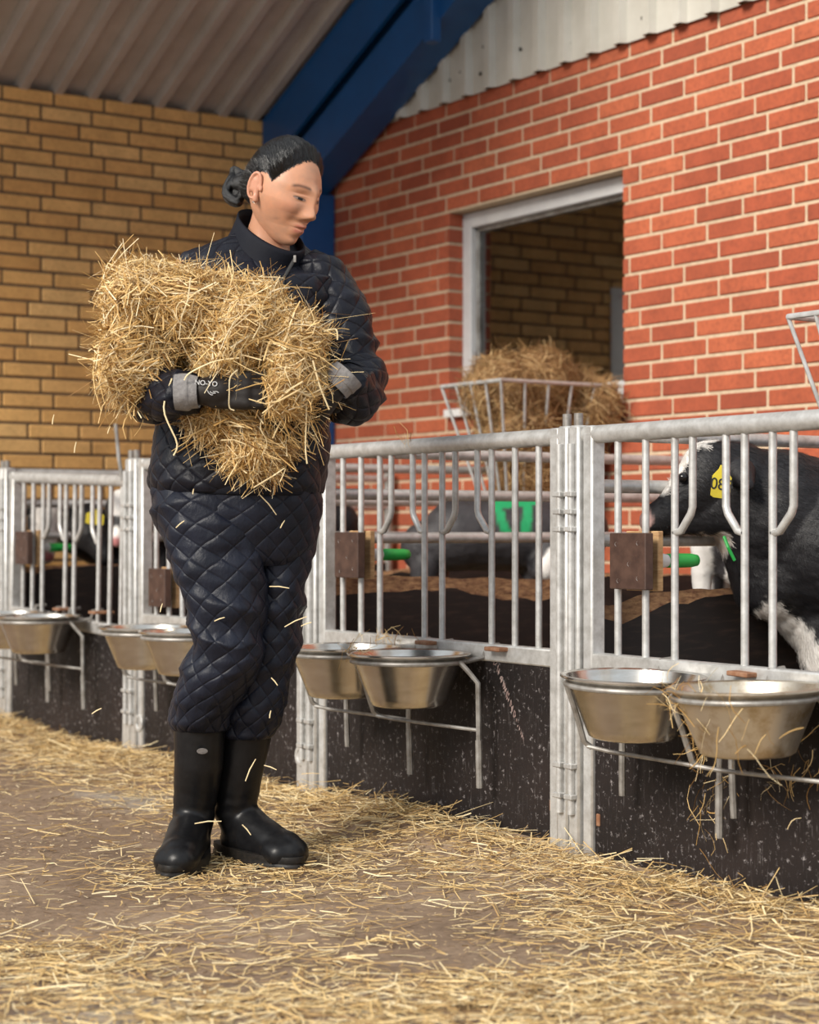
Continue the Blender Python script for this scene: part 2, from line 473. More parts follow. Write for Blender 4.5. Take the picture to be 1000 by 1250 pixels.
# ================================================================== SETTING
# ---- floor (with a low drift of bedding along the pen fronts)
def drift(x, y):
    d = np.exp(-((y - (YF - 0.10)) / 0.13) ** 2) * 0.045
    d = d * (0.55 + 0.45 * np.sin(x * 3.1 + 1.2) * np.sin(x * 1.3 + 0.4)) * (y < YF + 0.02)
    return d + np.where(y > YF - 0.03, 0.02, 0.0)
def build_floor():
    xs = np.concatenate([np.linspace(-9, -8, 4), np.linspace(-7.9, 0.5, 260), np.linspace(1.5, 14, 8)])
    ys = np.concatenate([np.linspace(-14, -1.2, 8), np.linspace(-1.0, 2.9, 150), np.linspace(3.2, 7.5, 6)])
    X, Y = np.meshgrid(xs, ys, indexing='ij')
    Z = drift(X, Y)
    P = np.stack([X, Y, np.zeros_like(X)], -1).reshape(-1, 3)
    nz = fbm(P, 2.2, 4).reshape(X.shape) * 0.006
    Z = Z + nz * ((Y > -1) & (Y < 2.9))
    nx, ny = X.shape
    mb = MB(); mb.v = [tuple(p) for p in np.stack([X, Y, Z], -1).reshape(-1, 3)]
    mb.f = [(i * ny + j, (i + 1) * ny + j, (i + 1) * ny + j + 1, i * ny + j + 1) for i in range(nx - 1) for j in range(ny - 1)]
    o = mb.build('floor', M['ground'], smooth=True)
    tag(o, 'dirty brown concrete yard floor strewn with straw', 'floor', kind='structure')
build_floor()

# ---- brick walls
BL, BH, JT = 0.228, 0.0547, 0.012
PX_, PZ_ = BL + JT, BH + JT
def brick_mesh(L, flip):
    mb = MB()
    if flip: mb.bbox((-0.10, -L / 2, -BH / 2), (0, L / 2, BH / 2), 0.003)     # face towards +X
    else: mb.bbox((-L / 2, 0, -BH / 2), (L / 2, 0.10, BH / 2), 0.003)         # face towards -Y
    return mb
_bm = {}
def lay_wall(wall, mat, rows, a0, a1, flip, face, hole=None, seq=None, vis=lambda c: True, zbase=0.0, cap=300):
    items = []
    for r in range(rows):
        z = zbase + r * PZ_ + PZ_ / 2
        s = a0 - PX_ * 2 + (seq[r % len(seq)] * 0.25 * PX_)
        while s < a1:
            segs = [(max(s, a0), min(s + BL, a1))]
            if hole and hole[2] < z < hole[3]:
                out = []
                for (p, q) in segs:
                    if q <= hole[0] or p >= hole[1]: out.append((p, q))
                    else:
                        if p < hole[0]: out.append((p, hole[0]))
                        if q > hole[1]: out.append((hole[1], q))
                segs = out
            for (p, q) in segs:
                if q - p > 0.008: items.append(((p + q) / 2, z, round(q - p, 3)))
            s += PX_
    scored = []
    for (c, z, L) in items:
        pos = (face, c, z) if flip else (c, face, z)
        x, y, d = proj(pos)
        inv = -20 < x < 1020 and -20 < y < 1270 and vis((x, y, pos))
        scored.append((inv, L / d / d, c, z, L))
    scored.sort(key=lambda t: (not t[0], -t[1]))
    rest = MB(); n = 0
    for (inv, a, c, z, L) in scored:
        jit = random.uniform(-0.0015, 0.0015)
        if inv and n < cap:
            key = (L, flip, mat.name)
            if key not in _bm:
                _bm[key] = brick_mesh(L, flip).mesh('brick')
            o = link('brick', _bm[key], mat, wall, loc=((face + jit, c, z) if flip else (c, face + jit, z)))
            n += 1
        else:
            h = BH / 2
            if flip: rest.box((face - 0.1, c - L / 2, z - h), (face + jit, c + L / 2, z + h))
            else: rest.box((c - L / 2, face + jit, z - h), (c + L / 2, face + 0.1, z + h))
    o = rest.build('brickwork', mat, wall); o['kind'] = 'stuff'
SEQ = [0, -1, -2, -3, -2, -3, -4, -5, -4, -3, -2, -3, -4, -5, -6, -5, -4, -3, -4, -5]

w = MB()
RW0, RW1 = XY - 0.05, -2.0
g = 0.005
for lo, hi in (((RW0, 0), (WX0 - g, ZW)), ((WX1 + g, 0), (RW1, ZW)), ((WX0 - g, 0), (WX1 + g, WZ0)), ((WX0 - g, WZ1 + g), (WX1 + g, ZW))):
    w.box((lo[0], YR + g, lo[1]), (hi[0], YR + 0.20, hi[1]))
wall_red = w.build('wall_right', M['cream_mortar'])
tag(wall_red, 'red brick wall with pale mortar and a window', 'wall', kind='structure')
def vis_red(c):
    x, y, p = c
    return p[2] > 0.55 and x > 395 and p[0] > -7.75 and not (p[2] < 0.68 and x > 700)
lay_wall(wall_red, M['red_brick'], int(ZW / PZ_), RW0, RW1, False, YR, (WX0, WX1, WZ0, WZ1 - 0.004), SEQ, vis_red, zbase=ZW - int(ZW / PZ_) * PZ_)

w = MB()
w.box((XY - 0.2, -0.2, 0), (XY - g, YR + 0.2, 2.70))
wall_yel = w.build('wall_back', M['grey_mortar'])
tag(wall_yel, 'yellow brick wall with dark mortar under the roof', 'wall', kind='structure')
lay_wall(wall_yel, M['yellow_brick'], 40, -0.2, YR, True, XY, (1.80, 2.80, 0, 2.06), [-q for q in SEQ], lambda c: c[0] < 350 and c[2][2] > 0.5, zbase=2.70 - 40 * PZ_)
# white door in the yellow wall (seen mirrored in the window)
d1 = MB(); d1.bbox((XY - 0.06, 1.85, 0.02), (XY - 0.002, 2.76, 2.02), 0.006)
door = d1.build('door_1', M['white']); tag(door, 'white door in the yellow brick wall', 'door', kind='structure')
MB().bbox((XY - 0.002, 1.91, 0.95), (XY + 0.05, 1.94, 1.10), 0.004).build('door_handle', M['steel'], door)
MB().box((XY - 0.1, 1.80, 0), (XY + 0.006, 1.85, 2.06)).box((XY - 0.1, 1.85, 2.02), (XY + 0.006, 2.76, 2.06)).box((XY - 0.1, 2.76, 0), (XY + 0.006, 2.80, 2.06)).build('door_frame', M['white'], door)

# ---- window
win = thing('window_1', 'grey framed window in the red brick wall', 'window', (WX0, YR, WZ0)); win['kind'] = 'structure'
def wbox(name, lo, hi, mat, b=0.003, par=win):
    off = Vector((WX0, YR, WZ0))
    if par is not win: off = off
    return MB().bbox(Vector(lo) - off, Vector(hi) - off, b).build(name, mat, par)
fw = 0.062
wbox('frame_stile', (WX0, YR + 0.07, WZ0), (WX0 + fw, YR + 0.14, WZ1), M['frame'])
wbox('frame_stile', (WX1 - fw, YR + 0.07, WZ0), (WX1, YR + 0.14, WZ1), M['frame'])
wbox('frame_rail', (WX0 + fw, YR + 0.07, WZ1 - fw), (WX1 - fw, YR + 0.14, WZ1), M['frame'])
wbox('frame_rail', (WX0 + fw, YR + 0.07, WZ0), (WX1 - fw, YR + 0.14, WZ0 + fw), M['frame'])
wbox('glazing_bead', (WX0 + fw, YR + 0.095, WZ0 + fw), (WX0 + fw + 0.018, YR + 0.13, WZ1 - fw), M['galv_dull'], 0.002)
wbox('glazing_bead', (WX0 + fw, YR + 0.095, WZ1 - fw - 0.018), (WX1 - fw, YR + 0.13, WZ1 - fw), M['galv_dull'], 0.002)
wbox('pane', (WX0 + fw, YR + 0.108, WZ0 + fw), (WX1 - fw, YR + 0.114, WZ1 - fw), M['glass'], 0.0005)
wbox('window_sill', (WX0 - 0.0, YR - 0.03, WZ0 - 0.03), (WX1 + 0.0, YR + 0.10, WZ0 + 0.004), M['white'])
# inner side of the opening: yellow brick return, and the dim room
ret = MB().box((WX0 - 0.2, YR + 0.20, 0.9), (WX0 + 0.01, YR + 0.36, 2.3)).build('wall_inner', M['grey_mortar'])
tag(ret, 'yellow brick return inside the window', 'wall', kind='structure')
for r in range(13):
    z = WZ0 + r * PZ_ + 0.03
    MB().bbox((WX0 - 0.05, YR + 0.21, z - BH / 2), (WX0 + 0.016, YR + 0.345, z + BH / 2), 0.003).build('brick', M['yellow_brick'], ret)
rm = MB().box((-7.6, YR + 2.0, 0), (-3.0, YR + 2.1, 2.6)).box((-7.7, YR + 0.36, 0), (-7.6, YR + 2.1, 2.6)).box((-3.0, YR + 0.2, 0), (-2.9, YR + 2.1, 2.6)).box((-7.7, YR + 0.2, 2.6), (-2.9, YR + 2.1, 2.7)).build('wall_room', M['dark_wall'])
tag(rm, 'dim room behind the window', 'wall', kind='structure')

# ---- roof
SL = 0.452
def roofz(x): return 2.69 + (x - XY) * SL
def corrugated(pitch, h, a0, a1, top=0.42, slope=0.12):
    pts = []; a = a0
    while a < a1:
        pts += [(a, 0), (a + pitch * (1 - top - 2 * slope), 0), (a + pitch * (1 - top - slope), h), (a + pitch * (1 - slope), h)]
        a += pitch
    return pts
pr = corrugated(0.163, 0.045, 1.1, YR - 0.05, 0.58, 0.10)
mb = MB(); X0, X1 = XY - 0.3, -5.0
for (y, h) in pr:
    for X in (X0, X1):
        mb.v.append((X, y, roofz(X) + h)); 
for i in range(len(pr) - 1): mb.f.append((2 * i, 2 * i + 1, 2 * i + 3, 2 * i + 2))
roof = mb.build('ceiling', M['sheet']); tag(roof, 'grey ribbed metal roof sheets sloping up from the yellow wall', 'roof', kind='structure')
sm = roof.modifiers.new('thick', 'SOLIDIFY'); sm.thickness = 0.004; sm.offset = 1

# ---- cladding above the red wall
pr = corrugated(0.165, 0.028, XY + 0.1, -2.0, 0.22, 0.08)
mb = MB()
for (x, h) in pr:
    mb.v.append((x, YR - 0.012 - h, ZW - 0.012)); mb.v.append((x, YR - 0.012 - h, max(ZW, min(roofz(x) + 0.1, 3.9))))
for i in range(len(pr) - 1): mb.f.append((2 * i, 2 * i + 2, 2 * i + 3, 2 * i + 1))
clad = mb.build('wall_gable', M['clad']); tag(clad, 'pale ribbed metal cladding above the red bricks', 'wall', kind='structure')
sm = clad.modifiers.new('thick', 'SOLIDIFY'); sm.thickness = 0.003; sm.offset = -1
MB().box((XY, YR + 0.02, ZW - 0.002), (-2.0, YR + 0.06, 4.0)).build('backing_sheet', M['dark_steel'], clad)
for px, py in ((562, 88), (590, 57), (635, 60), (695, 53), (784, 22), (548, 98), (586, 90)):
    p = onY(px, py, YR - 0.018)
    MB().lathe([(0.0, -0.006), (0.007, -0.005), (0.008, 0.0)], 8).build('screw', M['screw'], clad, loc=p).rotation_euler = (math.pi / 2, 0, 0)

# ---- blue steel frame
SLA = math.atan(SL)
def sloped_box(mb, x0, x1, y0, y1, zt, zb):   # zt, zb: height below the roof line
    v = []
    for x in (x0, x1):
        for y in (y0, y1):
            for dz in (zb, zt): v.append((x, y, roofz(x) - dz))
    mb.add(v, [(0, 1, 3, 2), (4, 6, 7, 5), (0, 4, 5, 1), (2, 3, 7, 6), (1, 5, 7, 3), (0, 2, 6, 4)])
raf = thing('roof_beam', 'dark blue steel rafter sloping along the gable', 'beam', (XY + 0.2, YR - 0.1, 2.5))
def rpart(name, *a, mat=M['blue']):
    mb = MB(); sloped_box(mb, *a); o = mb.build(name, mat); o.parent = raf; o.matrix_parent_inverse = raf.matrix_basis.inverted(); return o
bpy.context.view_layer.update()
rpart('upper_plate', XY + 0.01, -4.9, YR - 0.225, YR - 0.205, 0.0, 0.25)
rpart('web', XY + 0.01, -4.9, YR - 0.13, YR - 0.10, 0.0, 0.40)
rpart('lower_flange', XY + 0.01, -4.9, YR - 0.200, YR - 0.035, 0.29, 0.50)
mb = MB(); p = onY(532, 5, YR - 0.20)
mb.bbox((p.x - 0.03, YR - 0.24, p.z - 0.16), (p.x + 0.03, YR - 0.192, p.z + 0.3), 0.004)
o = mb.build('bracket_plate', M['blue']); o.parent = raf; o.matrix_parent_inverse = raf.matrix_basis.inverted()
colm = thing('steel_column', 'blue steel column in the corner of the two brick walls', 'column', (XY + 0.16, YR - 0.1, 0))
def cpart(name, lo, hi):
    o = MB().bbox(lo, hi, 0.004).build(name, M['blue']); o.parent = colm; o.matrix_parent_inverse = colm.matrix_basis.inverted()
bpy.context.view_layer.update()
cpart('flange', (XY + 0.01, YR - 0.185, 0), (XY + 0.025, YR - 0.006, 2.2))
cpart('flange', (XY + 0.285, YR - 0.185, 0), (XY + 0.305, YR - 0.006, 2.32))
cpart('web', (XY + 0.025, YR - 0.105, 0), (XY + 0.285, YR - 0.09, 2.25))

# ================================================================== PENS
ORD = ['first', 'second', 'third', 'fourth', 'fifth']
def along(parent, builder, name, mat, smooth=True):
    o = builder.build(name, mat, parent); soft(o.data, 40) if smooth else None
    return o
# bar layout of one gate, measured on the photograph (third gate from the yellow wall)
XA0 = -4.55
def sx(px, py=620): return onY(px, py, YF).x - XA0
LONG = [sx(p) for p in (419, 441, 464, 518.5, 540, 600.5, 629, 658)]
SHORT = [(sx(478), sx(464)), (sx(504), sx(518.5)), (sx(556), sx(540)), (sx(583), sx(600.5))]
GW = 1.18
ZT, ZB = 0.985, 0.47
gate_notes = {
    -3.37: 'galvanised barred pen gate with the ear-tagged calf looking through',
    -4.55: 'galvanised barred pen gate with scratched black panel, showing the grey calf behind',
    -5.73: 'galvanised barred pen gate mostly hidden behind the woman in navy',
    -6.90: 'galvanised barred pen gate with a white-faced calf behind its bars',
    -7.70: 'short galvanised barred pen gate filling the gap to the yellow wall'}
def make_gate(x0, width, full=True):
    g_ = thing('pen_gate', gate_notes[x0], 'gate', (x0, YF, 0), group='barred gates along the pen fronts')
    a, b = 0.045, width - 0.045
    t = MB().tube([(a - 0.01, 0, ZT), (b + 0.01, 0, ZT)], 0.0205, 16); along(g_, t, 'top_rail', M['galv'])
    t = MB().bbox((a, -0.018, ZB - 0.022), (b, 0.018, ZB + 0.02), 0.004); along(g_, t, 'bottom_rail', M['galv'])
    for s in (a, b - 0.034):
        t = MB().bbox((s, -0.02, 0.015), (s + 0.034, 0.02, ZT + 0.02), 0.004); along(g_, t, 'stile', M['galv'])
    if full:
        xs = LONG
        for (s, l) in SHORT:
            sg = 1 if l > s else -1
            zb = 0.762
            t = MB().tube([(s, 0, ZT), (s, 0, zb + 0.055), (s + sg * 0.006, 0, zb + 0.04), (l - sg * 0.02, 0, zb + 0.004), (l, 0, zb)], 0.0085, 10)
            along(g_, t, 'bent_bar', M['galv'])
    else:
        xs = np.linspace(a + 0.1, b - 0.1, 5)
    for x in xs:
        t = MB().tube([(x, 0, ZB), (x, 0, ZT)], 0.0085, 10); along(g_, t, 'bar', M['galv'])
    MB().bbox((a + 0.034, -0.012, 0.03), (b - 0.034, 0.010, ZB - 0.02), 0.002).build('panel', M['panel'], g_)
    return g_
gates = {x: make_gate(x, GW) for x in (-3.37, -4.55, -5.73, -6.90)}
make_gate(-7.70, 0.80, False)
gates[-6.90].rotation_euler = (0, 0.036, 0); gates[-6.90].location = (-6.915, YF, -0.012)      # this gate sags on its hinges
# pale gouge down the panel beside the double post, and small rusty bolt heads
def gouge(gx, px0, py0, px1, py1, n, parent):
    mb = MB()
    for k in range(n):
        t = k / (n - 1) + random.uniform(-0.02, 0.02)
        p = onY(px0 + (px1 - px0) * t, py0 + (py1 - py0) * t, YF - 0.0135)
        w_, h_ = random.uniform(0.002, 0.009) * (1.2 - t), random.uniform(0.004, 0.010)
        c = p - Vector((gx, YF, 0)); k_ = random.uniform(-0.004, 0.004)
        mb.add([c + Vector((-w_, 0, -h_)), c + Vector((w_ + k_, 0, -h_ * 0.4)), c + Vector((w_, 0, h_)), c + Vector((-w_ * 0.3 + k_, 0, h_ * 0.6))], [(0, 1, 2, 3)])
    mb.build('gouge_marks', M['gouge'], parent)
M['gouge'] = simple('bared_board', (0.34, 0.26, 0.24), (0.18, 0.12, 0.11), 60, 0.9)
gouge(-4.55, 604, 806, 640, 905, 26, gates[-4.55])
for gx, pts in ((-4.55, [(674, 983)]), (-3.37, [(731, 1001)])):
    for (px, py) in pts:
        p = onY(px, py, YF - 0.012) - Vector((gx, YF, 0))
        MB().bbox((p.x - 0.006, -0.016, p.z - 0.014), (p.x + 0.006, -0.010, p.z + 0.014), 0.002).build('bolt_head', M['rust'], gates[gx])

post_notes = ['double galvanised gate post past the stained feed bowl',
              'double galvanised gate post with two latch pins, beside the scratched black panel',
              'double galvanised gate post with a ring lug near the straw, right beside the woman',
              'double galvanised gate post with a dark lever stick, behind the woman',
              'double galvanised gate post nearest the yellow wall']
for i, x in enumerate(POSTS):
    p_ = thing('gate_post', post_notes[i], 'post', (x, YF, 0), group='posts between the pen gates')
    for s in (-0.021, 0.021):
        t = MB().bbox((s - 0.019, -0.028, 0), (s + 0.019, 0.02, ZT + 0.022), 0.005); along(p_, t, 'tube', M['galv'])
        t = MB().tube([(s, -0.034, 0.12), (s, -0.034, ZT - 0.02)], 0.009, 10); along(p_, t, 'latch_rod', M['galv'])
        t = MB().tube([(s, -0.012, ZT), (s, -0.012, ZT + 0.05)], 0.011, 10, cap=False)
        t.tube([(s, -0.012, ZT), (s, -0.012, ZT + 0.046)], 0.008, 10)
        along(p_, t, 'pin', M['galv_dull'])
        for z in (0.16, 0.23, 0.77, 0.81, 0.85):
            MB().bbox((s - 0.014, -0.046, z - 0.006), (s + 0.014, -0.027, z + 0.006), 0.002).build('rod_guide', M['galv'], p_)
    sd_ = -1 if i == 2 else 1
    t = MB()
    pts = [(0.030 * math.cos(a), 0, 0.030 * math.sin(a)) for a in np.linspace(0, 2 * math.pi, 17)]
    if i in (2, 3):
        t.tube([(sd_ * 0.055 + q[0] * 0.7, -0.02, 0.125 + q[2] * 0.8) for q in pts], 0.007, 8, flat=0.7)
        along(p_, t, 'ring_lug', M['galv'])
    if i == 3:
        t = MB().tube([(-0.045, -0.035, ZT - 0.05), (-0.062, -0.04, ZT + 0.03), (-0.075, -0.045, ZT + 0.14)], 0.007, 8)
        along(p_, t, 'lever', M['galv_dull'])

# ---- partitions between the pens: boards with gnawed tops, three rails
part_notes = {-3.37: 'dark gnawed board partition with pipe rails beside the calf with the ear tag',
              -4.55: 'dark board partition with pale gnawed top edge in front of the grey calf',
              -5.73: 'board partition with pipe rails behind the grey calf and beneath the hay basket',
              -6.90: 'board partition with pipe rails nearest the yellow wall'}
for x in POSTS[1:]:
    pt = thing('pen_partition', part_notes[x], 'partition', (x, YF, 0), group='partitions between the pens')
    L = YR - YF - 0.03
    n = 60; mb = MB(); prof = []
    for k in range(n + 1):
        y = 0.04 + (L - 0.04) * k / n
        h = 0.625 + 0.016 * mnoise.noise(Vector((y * 4, x, 0))) + 0.007 * mnoise.noise(Vector((y * 14, x, 3)))
        if x == -3.37: h -= 0.03 * math.exp(-((y - 0.10) / 0.07) ** 2)
        prof.append((y, h))
    gn = lambda y: 0.055 * max(0.08, 0.5 + 1.1 * mnoise.noise(Vector((y * 2.2, x * 3, 7))) + 0.35 * mnoise.noise(Vector((y * 13, x, 1))) - (0.5 * y if x != -4.55 else -0.15 + 0.35 * y))
    for (y, h) in prof:
        c = gn(y)
        mb.v += [(0.011, y, 0.01), (0.011, y, h - c), (-0.004, y, h), (-0.011, y, h - 0.004), (-0.011, y, 0.01)]
    me_f = []
    mats = []
    for k in range(n):
        for j in range(4):
            me_f.append((k * 5 + j, (k + 1) * 5 + j, (k + 1) * 5 + j + 1, k * 5 + j + 1)); mats.append(1 if j in (1, 2) else 0)
    mb.f = me_f
    o = mb.build('board', M['board_dark'] if 'board_dark' in M else M['brown_board'], pt)
    if 'gnawed' not in M:
        M['gnawed'] = simple('gnawed_wood', (0.34, 0.19, 0.09), (0.13, 0.055, 0.028), 26, 0.9, bs=0.8, bd=0.01, sc=(1, 1, 3))
        M['board_dark'] = simple('dark_pen_board', (0.014, 0.009, 0.008), (0.045, 0.026, 0.02), 12, 0.7, sc=(1, 1, 6), lo=0.5, hi=0.75)
        o.data.materials[0] = M['board_dark']
    o.data.materials.append(M['gnawed'])
    o.data.polygons.foreach_set('material_index', mats)
    for z in (0.99, 0.87, 0.745):
        t = MB().tube([(0, 0.03, z), (0, L, z)], 0.016, 12); along(pt, t, 'rail', M['galv'])
    t = MB().tube([(0, L - 0.02, 0.01), (0, L - 0.02, 1.02)], 0.02, 10); along(pt, t, 'upright', M['galv_dull'])

# ---- teat blocks on the bars
blk = [(-4.55, 'beside the woman'), (-3.37, 'under the ear-tagged calf'), (-6.90, 'beside the white-faced calf'), (-5.73, 'behind the woman')]
for (x, txt) in blk:
    t_ = thing('teat_holder', 'brown block with green teat on the bars ' + txt, 'teat holder', (x, YF, 0.70 if x != -5.73 else 0.58), group='teat holders on the gates')
    a, b = LONG[0] + 0.013, LONG[1] + 0.040
    MB().bbox((a, -0.036, -0.062), (b, -0.012, 0.062), 0.002).build('front_board', M['brown_board'], t_)
    MB().bbox((a, 0.011, -0.066), (b - 0.012, 0.027, 0.066), 0.002).build('back_board', M['plywood'], t_)
    for (u_, v_) in ((0.2, 0.8), (0.8, 0.82), (0.55, 0.45), (0.25, 0.15), (0.8, 0.2)):
        MB().lathe([(0, -0.003), (0.004, -0.002), (0.005, 0)], 8).build('screw', M['galv'], t_, loc=(a + (b - a) * u_, -0.0365, -0.062 + 0.124 * v_)).rotation_euler = (math.pi / 2, 0, 0)
    o = MB().lathe([(0.0, 0.045), (0.018, 0.045), (0.017, 0.062), (0.013, 0.085)], 20).build('white_collar', M['white'], t_, True, loc=((a + b) / 2, 0, 0)); o.rotation_euler = (-math.pi / 2, 0, 0)
    o = MB().lathe([(0.0, 0.075), (0.0155, 0.078), (0.0165, 0.10), (0.0155, 0.15), (0.013, 0.166), (0.006, 0.172), (0, 0.173)], 20).build('teat', M['green'], t_, True, loc=((a + b) / 2, 0, 0)); o.rotation_euler = (-math.pi / 2, 0, 0)

# ---- steel bowls and their holders
bowl_prof = [(0.0, -0.124), (0.084, -0.124), (0.092, -0.119), (0.098, -0.104), (0.137, -0.009), (0.141, -0.003), (0.1495, -0.0005), (0.1525, 0.002), (0.1525, 0.0055), (0.149, 0.007),
             (0.140, 0.0045), (0.134, -0.007), (0.095, -0.103), (0.087, -0.117), (0.0, -0.119)]
bowl_me = MB().lathe(bowl_prof, 64).mesh('feed_bowl'); soft(bowl_me, 40); bowl_me.materials.append(M['steel'])
bowl_me2 = bowl_me.copy(); bowl_me2.materials.clear(); bowl_me2.materials.append(M['steel_dirty'])
def make_holder():
    h = thing('bowl_holder', '', 'bowl holder', group='wire holders under the feed bowls')
    ring = [(0.140 * math.cos(a), 0.140 * math.sin(a), -0.014) for a in np.linspace(0, 2 * math.pi, 41)]
    soft(MB().tube(ring, 0.0055, 8).build('ring', M['galv_dull'], h).data)
    def rod(name, pts, r=0.0065, mat='galv_dull'):
        o = MB().tube(pts, r, 8).build(name, M[mat], h); soft(o.data)
    rod('arm', [(-0.128, -0.068, -0.012), (-0.150, -0.060, -0.02), (-0.152, -0.030, -0.085), (-0.152, -0.006, -0.150), (-0.145, 0.01, -0.163)])
    rod('crossbar', [(-0.148, 0.0, -0.16), (-0.10, 0.02, -0.166), (0.152, 0.10, -0.176)], 0.0045)
    rod('arm', [(0.128, 0.062, -0.012), (0.145, 0.072, -0.03), (0.154, 0.098, -0.062), (0.155, 0.100, -0.22), (0.152, 0.105, -0.31)])
    rod('tail', [(-0.152, 0.10, -0.12), (-0.154, 0.102, -0.20), (-0.156, 0.106, -0.275)], 0.0075)
    rod('tail_sleeve', [(0.1545, 0.100, -0.20), (0.152, 0.1045, -0.315)], 0.0085)
    rod('hook', [(-0.10, 0.10, -0.014), (-0.10, 0.155, -0.005), (-0.10, 0.16, 0.022), (-0.10, 0.20, 0.024)], 0.006)
    rod('hook', [(0.10, 0.10, -0.014), (0.10, 0.155, -0.005), (0.10, 0.16, 0.022), (0.10, 0.20, 0.024)], 0.006)
    MB().bbox((0.14, 0.125, 0.014), (0.20, 0.20, 0.024), 0.002).build('hook_plate', M['rust'], h)
    return h
def copy_tree(o, parent=None):
    c = o.copy(); COL.objects.link(c); c.parent = parent
    for ch in list(o.children): copy_tree(ch, c)
    return c
holder0 = make_holder()
bowl_spots = [ # pixel of rim centre, mesh, tilt, label tail
    (774, 822, bowl_me, (0.0, 0.03), 'nearest the double post, in front of the ear-tagged calf'),
    (911, 838, bowl_me2, (0.02, -0.015), 'with stained sides and straw on its rim'),
    (420, 786, bowl_me, (0, 0), 'in front of the post right beside the woman'),
    (499, 790, bowl_me, (0, 0), 'with a straw wisp, beside the scratched black panel'),
    (180, 764, bowl_me, (0, 0), 'in front of the post with the dark lever stick'),
    (231, 765, bowl_me, (0, 0), 'half hidden behind the thigh of the woman'),
    (47, 757, bowl_me, (0, 0), 'below the white-faced calf with the pink nose'),
    (6, 750, bowl_me, (0, 0), 'in front of the post nearest the yellow wall')]
for i, (px, py, me, tilt, txt) in enumerate(bowl_spots):
    p = onY(px, py, YF - 0.172); p.z = 0.462
    b = link('feed_bowl', me, None, loc=p); b.rotation_euler = (tilt[0], tilt[1], 0)
    tag(b, 'steel feed bowl ' + txt, 'bowl', 'steel feed bowls on the pen fronts')
    h = holder0 if i == 0 else copy_tree(holder0)
    h.location = p; h.rotation_euler = (tilt[0], tilt[1], 0)
    h['label'] = 'wire holder of the bowl ' + txt
# wisps of straw on the rims
def wisp(px, py, Y, n, r, label, L=(0.03, 0.09), hang=0.4, cnt_mat='straw'):
    c = onY(px, py, Y)
    P = rng.normal(0, 1, (n, 3)) * np.array(r) + np.array(c); D = rng.normal(0, 1, (n, 3)); D[:, 2] -= hang
    N = rng.normal(0, 1, (n, 3))
    o = straws('straw_wisp', P, D, N, rng.uniform(L[0], L[1], n), rng.uniform(0.0010, 0.0021, n), M[cnt_mat], 0.5, 4)
    tag(o, label, 'straw', kind='stuff')
wisp(438, 792, YF - 0.30, 26, (0.02, 0.02, 0.012), 'wisp of straw on the rim of the bowl by the scratched panel')
wisp(832, 852, YF - 0.29, 40, (0.025, 0.02, 0.02), 'straw stuck to the rim of the stained bowl')
wisp(852, 890, YF - 0.24, 40, (0.01, 0.012, 0.04), 'straw wrapped round the wire arm of the stained bowl', hang=1.5)
wisp(860, 975, YF - 0.06, 26, (0.03, 0.012, 0.05), 'thin straw threads hanging on the black panel below the stained bowl', hang=1.5)
wisp(960, 960, YF - 0.05, 26, (0.04, 0.012, 0.05), 'straw threads caught behind the holder of the stained bowl', hang=1.2)
wisp(905, 905, YF - 0.325, 14, (0.05, 0.006, 0.03), 'straw bits sticking to the side of the stained bowl', hang=1.5)
wisp(475, 778, YF - 0.02, 26, (0.06, 0.01, 0.006), 'straw lying on the bottom rail behind the bowl', hang=0)
wisp(494, 538, YF - 0.02, 8, (0.012, 0.008, 0.006), 'short straw lying on the top rail of the gate', hang=0.6)

# ---- wire hay baskets
def hay_rack(x, y0, y1, txt, with_hay):
    z1, z0 = 1.30, 0.90; W = 0.375
    r = thing('hay_rack', 'wire hay basket ' + txt, 'hay rack', (x, y0, z0), group='wire hay baskets over the partitions')
    L = y1 - y0
    def rod(name, pts, rr=0.0055): o = MB().tube(pts, rr, 8).build(name, M['galv'], r); soft(o.data)
    H = z1 - z0
    rod('rim', [(0, 0, H), (W, 0, H), (W, L, H), (0, L, H), (0, 0, H)], 0.0075)
    rod('bottom_ring', [(0.10, 0.10, 0), (W - 0.1, 0.10, 0), (W - 0.1, L - 0.05, 0), (0.1, L - 0.05, 0), (0.1, 0.10, 0)], 0.006)
    for k in range(5):
        t = k / 4
        rod('wire', [(W * t, 0, H), (0.1 + (W - 0.2) * t, 0.10, 0)])
    m = max(3, int(L / 0.09))
    for k in range(1, m + 1):
        t = k / m
        rod('wire', [(W, L * t, H), (W - 0.1, 0.10 + (L - 0.15) * t, 0)])
    return r
hay_rack(-5.73, 3.915, 4.45, 'stuffed with brown hay below the window', True)
hay_rack(-3.37, 3.35, 4.0, 'standing empty above the ear-tagged calf', False)
core = MB()
def pc(px, py, X): return onX(px, py, X)
for (dx, dy, z, r) in ((0.18, 0.14, 1.27, 0.13), (0.20, 0.30, 1.30, 0.13), (0.20, 0.46, 1.24, 0.12), (0.2, 0.2, 1.12, 0.14), (0.2, 0.42, 1.1, 0.13), (0.2, 0.25, 0.97, 0.12), (0.2, 0.40, 0.96, 0.11), (0.3, 0.50, 1.22, 0.10)):
    core.capsule((-5.73 + dx, 3.915 + dy, z), r, (-5.73 + dx + 0.01, 3.915 + dy, z), r)
hm = remesh(core, 0.02, 3)
_v = verts_np(hm); _v[:, 1] = np.minimum(_v[:, 1], YR - 0.03); set_verts(hm, _v)
hay = link('hay_heap', hm, M['hay_core']); tag(hay, 'heap of brown hay bulging from the wire basket below the window', 'hay', kind='stuff')
P, N = sample_surface(hm, 5200)
P = P + N * rng.uniform(-0.01, 0.025, len(P))[:, None]
P[:, 1] = np.minimum(P[:, 1], YR - 0.05)
